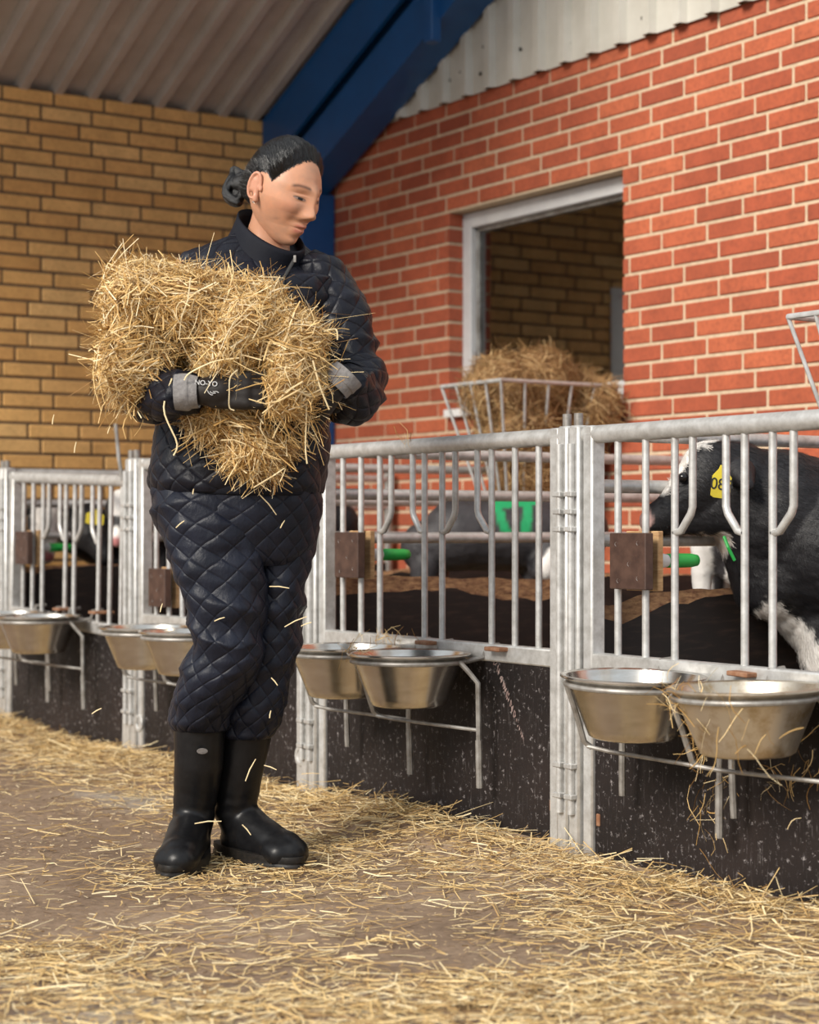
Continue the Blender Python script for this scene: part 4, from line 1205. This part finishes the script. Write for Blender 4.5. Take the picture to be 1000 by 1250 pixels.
# ---- trousers
hipk = [ring(560, 200, 385, 0, 0.13), ring(600, 190, 392, 0, 0.15), ring(640, 196, 388, 0, 0.150), ring(668, 205, 380, 0, 0.13), ring(690, 230, 370, 0.0, 0.09)]
tro = loft_rings(hipk, 60, 200, s=0.051, qh=0.0032, wr=0.012, wscale=(6, 6, 10), seed=8.0)
legR = [ring(585, 188, 318, -0.01, 0.12), ring(620, 189, 324, -0.03, 0.125), ring(660, 199, 325, -0.04, 0.118), ring(700, 214, 326, -0.05, 0.108), ring(740, 225, 326, -0.06, 0.100), ring(775, 232, 324, -0.06, 0.096), ring(800, 226, 320, -0.055, 0.096),
        ring(830, 218, 308, -0.04, 0.092), ring(860, 211, 292, -0.02, 0.086), ring(880, 209, 281, -0.005, 0.078), ring(889, 212, 277, 0, 0.066), ring(892, 216, 272, 0, 0.055)]
legL = [ring(585, 300, 392, 0.04, 0.115), ring(620, 302, 390, 0.04, 0.12), ring(660, 304, 386, 0.04, 0.115), ring(700, 306, 378, 0.035, 0.105), ring(740, 304, 370, 0.03, 0.098), ring(775, 300, 366, 0.03, 0.094), ring(810, 294, 359, 0.035, 0.092),
        ring(845, 285, 351, 0.045, 0.088), ring(875, 275, 342, 0.05, 0.080), ring(893, 271, 336, 0.055, 0.070), ring(900, 276, 331, 0.055, 0.055)]
a1 = loft_rings(legR, 150, 130, s=0.051, qh=0.0036, wr=0.022, wscale=(6, 6, 13), seed=2.0)
a2 = loft_rings(legL, 150, 130, s=0.051, qh=0.0036, wr=0.018, wscale=(6, 6, 13), seed=6.0)
tro.add(a1.v, a1.f); tro.add(a2.v, a2.f); tro.uv += a1.uv + a2.uv
trousers = cloth('trousers', tro, M['trousers'], woman)

# ---- boots
def boot(name_pts, toe_dir, base, shaft, label):
    """ base: local ground point of the heel centre; toe_dir: unit direction of the foot """
    d = Vector((toe_dir[0], toe_dir[1], 0)).normalized(); s_ = Vector((-d.y, d.x, 0)); B = Vector(base)
    P = lambda along_, side, z: B + d * along_ + s_ * side + Vector((0, 0, z))
    mb = MB()
    for (p0, r0, p1, r1) in zip(shaft[:-1], [q[1] for q in shaft[:-1]], shaft[1:], [q[1] for q in shaft[1:]]):
        mb.capsule(p0[0], r0, p1[0], r1)
    ank = shaft[-1][0]
    mb.capsule(ank, shaft[-1][1], P(0.045, 0, 0.075), 0.046)
    mb.capsule(P(0.035, 0, 0.045), 0.042, P(0.10, 0, 0.062), 0.045)
    mb.capsule(P(0.075, 0, 0.085), 0.045, P(0.175, 0, 0.052), 0.044, (1, 1, 0.9))
    mb.capsule(P(0.10, 0.0, 0.05), 0.046, P(0.20, 0.006, 0.045), 0.048, (1, 1, 0.85))
    mb.capsule(P(0.20, 0.014, 0.040), 0.040, P(0.225, 0.010, 0.036), 0.042, (1, 1, 0.9))
    mb.capsule(P(0.20, -0.016, 0.038), 0.036, P(0.215, -0.014, 0.034), 0.038, (1, 1, 0.9))
    me = remesh(mb, 0.006, 4); V = verts_np(me); V[:, 2] = np.maximum(V[:, 2], 0.010)
    nz_ = fbm(V * np.array((8, 8, 26)), 1.0, 2); top = max(q[0].z for q in shaft)
    w_ = np.exp(-((V[:, 2] - 0.125) / 0.05) ** 2) * 0.006
    V += normals_np(me) * (nz_ * w_)[:, None]
    set_verts(me, V)
    o = link('boot', me, M['rubber'], woman, True); o['label'] = label
    # sole
    out = []
    for k in range(36):
        a = 2 * math.pi * k / 36; ca, sa = math.cos(a), math.sin(a)
        al = 0.113 + 0.163 * ca; wd = 0.047 + 0.013 * sstep(-0.4, 0.5, np.array(ca))
        out.append((al, sa * float(wd)))
    mb = MB(); n = len(out)
    for z, k in ((0.0, 0.97), (0.004, 1.0), (0.013, 1.0), (0.016, 0.975), (0.022, 1.0), (0.032, 0.985)):
        for (a, b_) in out: mb.v.append(P(0.113 + (a - 0.113) * k, b_ * k, z)[:])
    for i in range(5):
        for j in range(n): mb.f.append((i * n + j, i * n + (j + 1) % n, (i + 1) * n + (j + 1) % n, (i + 1) * n + j))
    mb.f.append(tuple(range(n - 1, -1, -1))); mb.f.append(tuple(5 * n + j for j in range(n)))
    so = mb.build('sole', M['sole'], o); soft(so.data, 50)
    # collar welt at the ankle
    return o
def G(px, D_):   # local ground point at pixel column px, camera depth D_
    return Vector(((px - 500) / F * D_ - FW.xc, D_ - FW.D, 0))
shR = [(FW(244, 880, 0.0), 0.060), (FW(243, 930, 0.01), 0.057), (FW(238, 975, 0.04), 0.051)]
shL = [(FW(302, 892, 0.055), 0.059), (FW(293, 940, 0.07), 0.055), (FW(286, 985, 0.09), 0.050)]
bR = boot('r', (-0.10, -1.0), G(240, 4.36), shR, 'black rubber boot pointing at the viewer')
bL = boot('l', (0.66, -0.74), G(279, 4.40), shL, 'black rubber boot turned sideways, toe dusted with straw chaff')
# little round emblem on the boot shaft
e = MB().lathe([(0, 0.0012), (0.010, 0.0008), (0.0115, 0)], 16); 
em = e.build('emblem', M['cuff_dark'], bR, loc=FW(247, 917, -0.062)); em.rotation_euler = (math.pi / 2, 0, 0); em.scale = (1.1, 0.6, 1)

# ---- gloves
def glove(origin, xd, zd, curl, cuff_mat, label, mirror=1, cuff_len=0.065):
    x = Vector(xd).normalized(); z = Vector(zd); z = (z - x * z.dot(x)).normalized(); y = z.cross(x) * mirror
    O = Vector(origin)
    Q = lambda a, b_, c: O + x * a + y * b_ + z * c
    mb = MB()
    mb.capsule(Q(-0.005, 0, 0), 0.030, Q(0.03, 0, 0), 0.032)
    for b_ in (-0.028, -0.010, 0.010, 0.028):
        mb.capsule(Q(0.015, b_ * 0.7, 0), 0.017, Q(0.085, b_, 0.002), 0.0145)
    for k, (b_, L_) in enumerate(((-0.030, 0.062), (-0.010, 0.076), (0.011, 0.082), (0.031, 0.072))):
        a, c = 0.085, 0.002; ang = 0.0; p = Q(a, b_, c)
        for j in range(3):
            ang += curl * (0.55, 1.0, 0.7)[j]
            seg = L_ * (0.45, 0.32, 0.23)[j]
            a2, c2 = a + math.cos(ang) * seg, c - math.sin(ang) * seg
            q = Q(a2, b_ * 1.05, c2); mb.capsule(p, 0.0112 - 0.0008 * j, q, 0.0104 - 0.0008 * j); p, a, c = q, a2, c2
    t0, t1, t2 = Q(0.02, 0.030, -0.008), Q(0.055, 0.055, -0.022), Q(0.082, 0.058, -0.038)
    mb.capsule(t0, 0.016, t1, 0.0125); mb.capsule(t1, 0.0125, t2, 0.0105)
    me = remesh(mb, 0.004, 2)
    o = link('glove', me, M['glove'], woman, True); o['label'] = label
    K = [(*Q(-cuff_len, 0, 0), 0.0385), (*Q(-cuff_len * 0.6, 0, 0), 0.0390), (*Q(-0.032, 0, 0), 0.0365), (*Q(-0.016, 0, 0), 0.0335)]
    cf = loft_tube(K, 26, 48, None, wr=0.003, wscale=(30, 30, 30), ref=tuple(z), capends=False)
    cloth('knit_cuff', cf, cuff_mat, o)
    return o, Q
gR, QR = glove(FW(252, 478, -0.345), (1.0, -0.03, 0.02), (0.0, -1.0, 0.15), 0.32, M['cuff'], 'dark work glove with lettering on the back')
gL, QL = glove(FW(402, 480, -0.262), (-0.66, -0.10, -0.72), (0.45, -0.75, -0.45), 0.55, M['cuff'], 'dark work glove half buried in the straw', mirror=-1, cuff_len=0.06)
def text_mesh(txt, size, mat, parent, origin, xd, yd, name, thick=0.0006):
    cu = bpy.data.curves.new(name, 'FONT'); cu.body = txt; cu.size = size; cu.extrude = thick; cu.align_x = 'CENTER'; cu.align_y = 'CENTER'
    t = bpy.data.objects.new('tmp', cu); COL.objects.link(t)
    dg = bpy.context.evaluated_depsgraph_get(); dg.update()
    me = bpy.data.meshes.new_from_object(t.evaluated_get(dg)); bpy.data.objects.remove(t); me.name = name
    o = link(name, me, mat, parent)
    x = Vector(xd).normalized(); y = Vector(yd); y = (y - x * y.dot(x)).normalized(); z = x.cross(y)
    m = Matrix((x, y, z)).transposed().to_4x4(); m.translation = Vector(origin); o.matrix_local = m
    return o
text_mesh('NO-YO', 0.0145, M['print'], gR, QR(0.004, 0.010, 0.0335), (1, -0.05, -0.10), (0.1, 0, 1), 'lettering')

for k_ in range(3):      # small printed flourish under the lettering
    pts_ = [QR(0.006 + 0.006 * k_ + 0.012 * t, -0.004 - 0.004 * math.sin(t * 3 + k_) - 0.010 * t, 0.0330 - 0.002 * t) for t in np.linspace(0, 1, 6)]
    MB().tube([p[:] for p in pts_], 0.0008, 5).build('printed_mark', M['print'], gR)
# ---- the armful of straw
bun = MB()
for (px, py, rx, rz, dy, ry) in ((180, 366, 38, 34, -0.23, 0.10), (232, 382, 58, 46, -0.22, 0.12), (292, 400, 58, 44, -0.23, 0.12), (345, 425, 42, 38, -0.23, 0.115), (168, 425, 32, 45, -0.23, 0.09), (162, 465, 22, 32, -0.26, 0.07),
                                 (290, 445, 52, 28, -0.20, 0.10), (325, 470, 42, 30, -0.19, 0.09), (292, 515, 60, 24, -0.225, 0.075), (308, 540, 42, 26, -0.225, 0.065), (350, 505, 26, 24, -0.23, 0.06), (348, 478, 24, 32, -0.30, 0.06), (372, 470, 16, 26, -0.27, 0.06), (322, 565, 14, 18, -0.225, 0.04), (362, 475, 24, 34, -0.21, 0.08), (192, 346, 46, 12, -0.23, 0.07), (282, 440, 22, 26, -0.30, 0.05)):
    c = FW(px, py, dy)
    bun.capsule(c, 1.0, c + Vector((1e-4, 0, 0)), 1.0, (FW.r(rx, dy), ry, FW.r(rz, dy)))
bnme = remesh(bun, 0.012, 3)
V = verts_np(bnme); V += normals_np(bnme) * (fbm(V, 13, 3) * 0.030)[:, None]; set_verts(bnme, V)
bundle = link('straw_armful', bnme, M['straw_core'], None, False, FW.loc); bundle.rotation_euler = (0, 0, TH)
tag(bundle, 'big loose armful of golden straw held in the arms of the woman', 'straw', kind='stuff')
def armful(n_, name, width, length, sg, lift, curl):
    P, N = sample_surface(bnme, n_)
    low = np.clip((FW(300, 470).z - P[:, 2]) / 0.15, 0, 1)
    D = flow(P, 9.0, 2.0) * np.array([2.6, 1.6, 1.7]) + rng.normal(0, 0.55, P.shape) + np.array([0.25, 0, -0.1])
    D -= N * (np.sum(D * N, 1) * rng.uniform(0.6, 1.05, n_))[:, None]
    D[:, 2] -= 0.7 * low
    P = P + N * (rng.uniform(lift[0], lift[1], n_) + 0.010 * fbm(P, 22, 2))[:, None]
    st = straws(name, P, D, N, np.clip(rng.lognormal(length, sg, n_), 0.02, 0.19), rng.uniform(width[0], width[1], n_), M['straw'], curl, 4, parent=bundle); st['kind'] = 'stuff'
armful(15000, 'fine_stalks', (0.0010, 0.0022), -2.75, 0.45, (-0.012, 0.016), 0.6)
armful(4500, 'broad_stalks', (0.0022, 0.0042), -2.75, 0.45, (-0.004, 0.022), 0.42)
# long stalks sticking out and hanging down
P2, N2 = sample_surface(bnme, 520)
D2 = N2 * rng.uniform(0.2, 0.9, len(P2))[:, None] + rng.normal(0, 0.6, P2.shape); D2[:, 2] -= rng.uniform(0.0, 1.3, len(P2))
L2 = rng.uniform(0.035, 0.105, len(P2))
D2n = D2 / np.linalg.norm(D2, axis=1, keepdims=True)
s2 = straws('loose_stalks', P2 + D2n * (L2 * 0.38)[:, None], D2, rng.normal(0, 1, P2.shape), L2, rng.uniform(0.0014, 0.0036, len(P2)), M['straw'], 0.8, 6, parent=bundle); s2['kind'] = 'stuff'
# a few bold stalks that read singly
for pts in (((210, 462, -.36), (200, 500, -.365), (216, 540, -.36), (212, 556, -.355)), ((290, 452, -.375), (281, 461, -.39), (280, 480, -.395), (280, 497, -.39), (286, 501, -.385)), ((225, 464, -.385), (232, 455, -.39), (262, 441, -.385), (292, 437, -.375)),
            ((322, 505, -.32), (318, 522, -.33), (326, 540, -.32), (320, 556, -.31)), ((372, 455, -.33), (374, 500, -.33), (373, 545, -.32), (375, 566, -.31)), ((345, 480, -.33), (350, 500, -.33), (340, 520, -.32), (333, 535, -.31)),
            ((382, 440, -.33), (390, 470, -.34), (402, 500, -.33)), ((310, 595, -.28), (335, 580, -.29), (348, 572, -.28), (342, 588, -.28)), ((118, 355, -.25), (150, 352, -.28), (175, 348, -.3)), ((150, 330, -.25), (190, 322, -.27), (230, 326, -.28)),
            ((395, 405, -.28), (410, 402, -.28), (412, 415, -.28)), ((132, 480, -.26), (150, 468, -.28), (165, 455, -.3))):
    pp = catmull([FW(*q)[:] for q in pts], 14)
    o = MB().tube([tuple(q) for q in pp], [0.0017] * 14, 6, flat=0.6).build('stalk', M['pale_straw'], bundle); soft(o.data)

# ---- straw bits falling from the armful
fall = [(236, 600, 5, 80), (268, 756, 10, 20), (341, 717, 18, -5), (361, 759, 22, 25), (306, 940, 22, 65), (330, 937, 12, -20), (254, 1004, 24, 5), (301, 1013, 12, -50), (220, 640, 10, 40), (327, 616, 24, -50), (304, 545, 14, 80), (345, 640, 8, 60),
        (197, 742, 8, 75), (92, 546, 10, 80), (65, 512, 9, 80), (133, 525, 7, 70), (118, 868, 10, 30), (335, 832, 9, -50), (330, 872, 7, 80), (374, 762, 10, 20)]
for (px, py, ln, ang) in fall:
    p = FW(px, py, -0.17 if py < 980 else -0.22); a = math.radians(ang); l = FW.r(ln) / 2 * 1.3
    o = MB().tube([(-l, 0, 0), (0, 0.001, l * 0.08), (l, 0, 0)], [0.0011, 0.0014, 0.0009], 6, flat=0.6).build('straw_bit', M['pale_straw'], None)
    m = Matrix.Rotation(TH, 4, 'Z'); o.matrix_world = Matrix.Translation(FW.loc) @ m @ Matrix.Translation(p) @ Matrix.Rotation(-a, 4, 'Y')
    tag(o, 'single pale straw bit falling through the air near the woman', 'straw', 'falling straw bits')

# ================================================================== CALVES
BLK = np.array([0.012, 0.011, 0.013]); WHT = np.array([0.82, 0.79, 0.75]); PNK = np.array([0.62, 0.30, 0.27])
def calf(label, fr, caps, coat, voxel=0.008, eyes=(), ears=(), smooth=5, noise_h=0.002):
    root = thing('calf', label, 'calf', fr.loc, TH)
    mb = MB()
    for (a, ra, b, rb, *s) in caps:
        mb.capsule(a if isinstance(a, Vector) else fr(*a), fr.r(ra), b if isinstance(b, Vector) else fr(*b), fr.r(rb), s[0] if s else (1, 1, 1))
    me = remesh(mb, voxel, smooth)
    V = verts_np(me)
    V += normals_np(me) * (fbm(V * np.array((1, 1, 2.2)), 28, 2) * noise_h)[:, None]; V[:, 2] = np.maximum(V[:, 2], 0.022); set_verts(me, V)
    x, y = fr.to_px(V); nz_ = fbm(V, 30, 3)
    set_col(me, coat(x, y, V, nz_))
    b = link('body', me, M['coat'], root, True)
    for (px, py, dy, r) in eyes:
        o = MB().capsule((0, 0, 0), r, (1e-4, 0, 0), r).build('eye', M['eye'], b, True, loc=fr(px, py, dy))
    return root, b
m_, nt_, b_ = new_mat('calf_eye'); b_.inputs['Base Color'].default_value = (0.01, 0.008, 0.008, 1); b_.inputs['Roughness'].default_value = 0.08; M['eye'] = m_
def lerp(c, m, k): m = np.clip(m, 0, 1)[:, None]; return c * (1 - m) + np.array(k) * m
def seg_d(x, y, ax, ay, bx, by):
    t = np.clip(((x - ax) * (bx - ax) + (y - ay) * (by - ay)) / ((bx - ax) ** 2 + (by - ay) ** 2), 0, 1)
    return np.hypot(x - ax - t * (bx - ax), y - ay - t * (by - ay))
def leaf_ear(parent, fr, base, tip, w, mat_col, name='ear'):
    a, b = fr(*base), fr(*tip); mb = MB(); n = 12
    mid = (a + b) / 2; d = (b - a)
    mb.capsule(a, fr.r(w * 0.55), a + d * 0.45, fr.r(w), (1, 0.45, 1)); mb.capsule(a + d * 0.45, fr.r(w), b, fr.r(w * 0.35), (1, 0.45, 1))
    me = remesh(mb, 0.004, 4); set_col(me, np.tile(np.array(mat_col), (len(me.vertices), 1)))
    return link(name, me, M['coat'], parent, True)
def ear_tag(parent, fr, px, py, dy, w, h, yaw=0.0, num=None):
    t = MB()
    outline = [(-0.5, -0.45), (-0.35, -0.5), (0.35, -0.5), (0.5, -0.45), (0.5, 0.15), (0.2, 0.38), (0.14, 0.5), (-0.14, 0.5), (-0.2, 0.38), (-0.5, 0.15)]
    n = len(outline)
    for yy in (-0.0012, 0.0012):
        for (a, b) in outline: t.v.append((a * w, yy, b * h))
    t.f = [tuple(range(n)), tuple(range(2 * n - 1, n - 1, -1))] + [(i, n + i, n + (i + 1) % n, (i + 1) % n) for i in range(n)]
    o = t.build('ear_tag', M['yellow_tag'], parent, loc=fr(px, py, dy)); fix_normals(o.data); o.rotation_euler = (0.0, 0.12, yaw); o['label'] = 'yellow plastic ear tag'
    if num: text_mesh(num, h * 0.50, M['ink'], o, (0, -0.0016, -0.10 * h), (1, 0, 0), (0, 0, 1), 'number')
    return o
# -- the calf looking out beside the double post
FC = Frame(930, 4.42)
caps = [((868, 574, 0), 38, (900, 582, 0.02), 44, (1, 0.72, 1)), ((858, 590, 0), 38, (815, 627, -0.02), 21, (1, 0.78, 1)), ((812, 628, -0.02), 22, (799, 635, -0.025), 19, (1, 0.95, 1)),
        ((880, 622, 0), 36, (835, 638, -0.01), 17, (1, 0.72, 1)), ((850, 637, -0.01), 15, (806, 645, -0.02), 11, (1, 0.9, 1)),
        ((900, 592, 0.02), 54, (950, 628, 0.05), 84, (1, 0.75, 1)), ((905, 640, 0.02), 36, (950, 690, 0.05), 70, (1, 0.8, 1)), ((950, 630, 0.05), 84, (1015, 665, 0.10), 108, (1, 0.8, 1)), ((985, 720, 0.08), 62, (1010, 735, 0.10), 72, (1, 0.9, 1)),
        ((1010, 668, 0.10), 108, (1150, 680, 0.12), 128), ((1150, 680, 0.12), 128, (1290, 670, 0.14), 112),
        ((1008, 760, 0.04), 40, (1012, 860, 0.03), 26), ((1012, 860, 0.03), 24, (1010, 1000, 0.03), 17), ((1035, 760, 0.20), 40, (1038, 860, 0.22), 26), ((1038, 860, 0.22), 24, (1036, 985, 0.22), 17),
        ((1300, 720, 0.06), 60, (1310, 850, 0.05), 28), ((1310, 850, 0.05), 26, (1325, 1000, 0.05), 18), ((1300, 720, 0.24), 60, (1310, 850, 0.25), 28), ((1310, 850, 0.25), 26, (1325, 985, 0.25), 18)]
def coat_main(x, y, V, n):
    c = np.tile(BLK, (len(x), 1)); c += (np.clip(n, 0, 1) * 0.006)[:, None]
    w = 1 - sstep(5, 11, seg_d(x, y, 868, 534, 846, 540) + 6 * n)
    c = lerp(c, w, WHT)
    w = 1 - sstep(5, 9, seg_d(x, y, 846, 542, 808, 598) + 4 * n)
    c = lerp(c, w, WHT)
    w = 1 - sstep(8, 13, np.hypot(x - 783, y - 634) * 0.8 + 3 * n); c = lerp(c, w, (0.72, 0.46, 0.42))
    w = 1 - sstep(3, 8, seg_d(x, y, 818, 658, 884, 658) + 4 * n); c = lerp(c, w, (0.60, 0.48, 0.36))
    w = 1 - sstep(9, 16, np.hypot(x - 882, y - 664) + 6 * n); c = lerp(c, w, (0.60, 0.50, 0.40))
    w = 1 - sstep(13, 24, seg_d(x, y, 940, 752, 1003, 815) + 12 * n); c = lerp(c, w, WHT)
    w = sstep(880, 900, y + 20 * n); c = lerp(c, w, WHT)
    return c
calf1, cb = calf('black calf with white blaze and yellow ear tag looking out between the bars', FC, caps, coat_main, 0.0075, eyes=[(834, 583, -0.052, 0.012)])
leaf_ear(calf1, FC, (896, 566, -0.03), (915, 592, -0.13), 19, BLK)
leaf_ear(calf1, FC, (885, 560, 0.09), (900, 552, 0.16), 15, BLK)
ear_tag(calf1, FC, 881, 588, -0.135, 0.048, 0.076, 0.3, '089')
MB().tube([FC(884, 655, -0.075), FC(889, 668, -0.085), FC(897, 684, -0.08)], 0.004, 8).build('green_cord', M['green'], calf1)
M['fur_white'] = simple('white_fur', (0.74, 0.70, 0.66), (0.6, 0.56, 0.52), 30, 0.6)
M['fur_black'] = simple('black_fur', (0.008, 0.0075, 0.009), (0.018, 0.018, 0.021), 30, 0.5, spec=0.3)
def fur(parent, me, n, fr, xmax, coat):
    P, N = sample_surface(me, n); x, y = fr.to_px(P)
    k = (x < xmax) & (x > 803) & (y < 860) & (N[:, 1] < 0.45); P, N, x, y = P[k], N[k], x[k], y[k]
    c = coat(x, y, P, fbm(P, 30, 3)); white = c.mean(1) > 0.2
    D = np.array([1.0, 0.1, -0.75]) + rng.normal(0, 0.22, P.shape) + flow(P, 12, 5.0) * 0.8
    D -= N * np.sum(D * N, 1)[:, None]; D /= np.linalg.norm(D, axis=1, keepdims=True); D += N * 0.22
    L = np.where(white, 0.020, 0.013) * rng.uniform(0.6, 1.2, len(P))
    for nm, m_, mk in (('white_fur', M['fur_white'], white), ('black_fur', M['fur_black'], ~white)):
        o = straws(nm, P[mk] + D[mk] * (L[mk] * 0.4)[:, None], D[mk], N[mk], L[mk], rng.uniform(0.0005, 0.0011, int(mk.sum())), m_, 0.15, 2, False, parent); o['kind'] = 'stuff'
fur(cb, cb.data, 120000, FC, 1040, coat_main)
# -- grey-black calf with the green marks
F2 = Frame(590, 6.25)
caps2 = [((520, 668, 0), 32, (560, 655, 0), 44), ((560, 652, 0), 44, (650, 652, 0.05), 48), ((650, 655, 0.05), 46, (700, 650, 0.06), 44), ((672, 672, -0.02), 24, (664, 694, -0.06), 20), ((690, 660, 0.02), 30, (672, 690, -0.04), 20),
         ((520, 690, -0.04), 20, (515, 780, -0.04), 11), ((515, 780, -0.04), 11, (517, 900, -0.04), 8), ((530, 690, 0.10), 20, (528, 780, 0.1), 11), ((528, 780, 0.1), 11, (528, 895, 0.1), 8),
         ((680, 700, 0.12), 18, (682, 895, 0.12), 8), ((655, 700, 0.04), 18, (655, 900, 0.04), 8)]
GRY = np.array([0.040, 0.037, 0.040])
def coat2(x, y, V, n):
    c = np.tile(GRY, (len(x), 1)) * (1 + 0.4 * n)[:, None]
    for s_ in ((605, 612, 618, 652), (655, 612, 612, 615), (645, 615, 641, 655)):
        c = lerp(c, 1 - sstep(4.5, 7, seg_d(x, y, *s_) + 2 * n), (0.015, 0.30, 0.11))
    c = lerp(c, 1 - sstep(20, 26, np.hypot(x - 680, y - 692) + 4 * n), WHT)
    c = lerp(c, 1 - sstep(8, 14, np.hypot(x - 648, y - 683) + 4 * n), BLK)
    return c
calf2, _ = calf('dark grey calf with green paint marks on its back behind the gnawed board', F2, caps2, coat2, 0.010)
# -- calf whose white leg shows past the ear-tagged calf
F3 = Frame(900, 5.35)
caps3 = [((888, 655, 0), 42, (990, 655, 0.08), 48), ((857, 640, 0), 16, (857, 720, 0), 12), ((857, 720, 0), 12, (856, 940, 0), 9), ((900, 650, 0.02), 38, (868, 640, 0), 18), ((900, 690, -0.02), 26, (940, 700, 0.0), 26),
         ((990, 690, 0.0), 20, (990, 945, 0.0), 10), ((1000, 690, 0.15), 20, (1000, 925, 0.15), 10), ((880, 690, 0.14), 20, (880, 925, 0.14), 10), ((990, 640, 0.1), 35, (1050, 600, 0.14), 30)]
def coat3(x, y, V, n):
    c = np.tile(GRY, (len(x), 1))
    c = lerp(c, 1 - sstep(866, 874, x + 4 * n), WHT)
    c = lerp(c, sstep(692, 700, y + 5 * n) * (x > 885), WHT)
    return c
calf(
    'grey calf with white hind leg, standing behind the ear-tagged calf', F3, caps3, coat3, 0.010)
# -- the calves nearest the yellow wall
def back(fr, px, py, dy, t, side=0.0):      # a point t metres further into the pen
    return fr(px, py, dy) + Vector((SN * t + CS * side, CS * t - SN * side, 0))
def hind(fr, px, py, dy, r, L=0.62):        # neck, trunk and legs running back into the pen
    out = [(fr(px, py, dy), r * 0.62, back(fr, px, py + 22, dy, 0.26), r), (back(fr, px, py + 22, dy, 0.26), r, back(fr, px, py + 22, dy, 0.26 + L), r)]
    for t in (0.28, 0.24 + L):
        for sd in (-0.07, 0.07):
            a = back(fr, px, py + 40, dy, t, sd); b = a.copy(); b.z = 0.03; m = (a + b) / 2
            out += [(a, r * 0.42, m, r * 0.24), (m, r * 0.24, b, r * 0.17)]
    return out
F4 = Frame(57, 7.46)
caps4 = [((57, 630, 0.05), 18, (57, 655, 0.0), 14), ((57, 655, 0.0), 13, (56, 678, -0.02), 11)] + hind(F4, 56, 636, 0.08, 38)
def coat4(x, y, V, n):
    c = np.tile(BLK, (len(x), 1)); fr_ = (V[:, 1] < 0.07)
    c = lerp(c, fr_ * (1 - sstep(15, 19, np.abs(x - 57) + 4 * n)), WHT)
    c = lerp(c, fr_ * (1 - sstep(5, 8, np.hypot((x - 57) * 0.7, y - 680) + 2 * n)), (0.45, 0.16, 0.16))
    return c
c4, c4b = calf('calf with white face and pink nose standing behind the teat holder', F4, caps4, coat4, 0.009, eyes=[(41, 640, -0.01, 0.010), (73, 640, -0.01, 0.010)])
leaf_ear(c4, F4, (40, 620, 0.07), (18, 622, 0.1), 9, BLK); leaf_ear(c4, F4, (74, 620, 0.07), (94, 622, 0.1), 9, BLK)
F5 = Frame(108, 6.92)
caps5 = [((108, 634, 0.06), 21, (110, 652, 0.03), 22), ((110, 650, 0.03), 20, (128, 678, 0.0), 13)] + hind(F5, 108, 642, 0.06, 38)
c5, _ = calf('black calf with a plain yellow ear tag behind the bars', F5, caps5, lambda x, y, V, n: np.tile(BLK, (len(x), 1)), 0.009)
leaf_ear(c5, F5, (114, 622, 0.06), (112, 638, -0.05), 10, BLK)
ear_tag(c5, F5, 116, 631, -0.065, 0.066, 0.056, 0.1)
F6 = Frame(147, 6.66)
caps6 = [((149, 612, 0.05), 16, (147, 640, 0.0), 14), ((147, 640, 0.0), 13, (144, 658, -0.03), 11)] + hind(F6, 151, 622, 0.08, 38)
def coat6(x, y, V, n):
    c = np.tile(BLK, (len(x), 1)); fr_ = (V[:, 1] < 0.06)
    c = lerp(c, fr_ * (1 - sstep(12, 16, np.hypot((x - 147), (y - 612) * 0.8) + 3 * n)), WHT)
    c = lerp(c, fr_ * (1 - sstep(12, 16, np.hypot((x - 143), (y - 656)) + 3 * n)), WHT)
    c = lerp(c, fr_ * (1 - sstep(5, 8, np.hypot((x - 141) * 0.7, y - 662) + 2 * n)), (0.55, 0.22, 0.22))
    return c
calf('black calf with white forehead and muzzle beside the post with the lever stick', F6, caps6, coat6, 0.009)
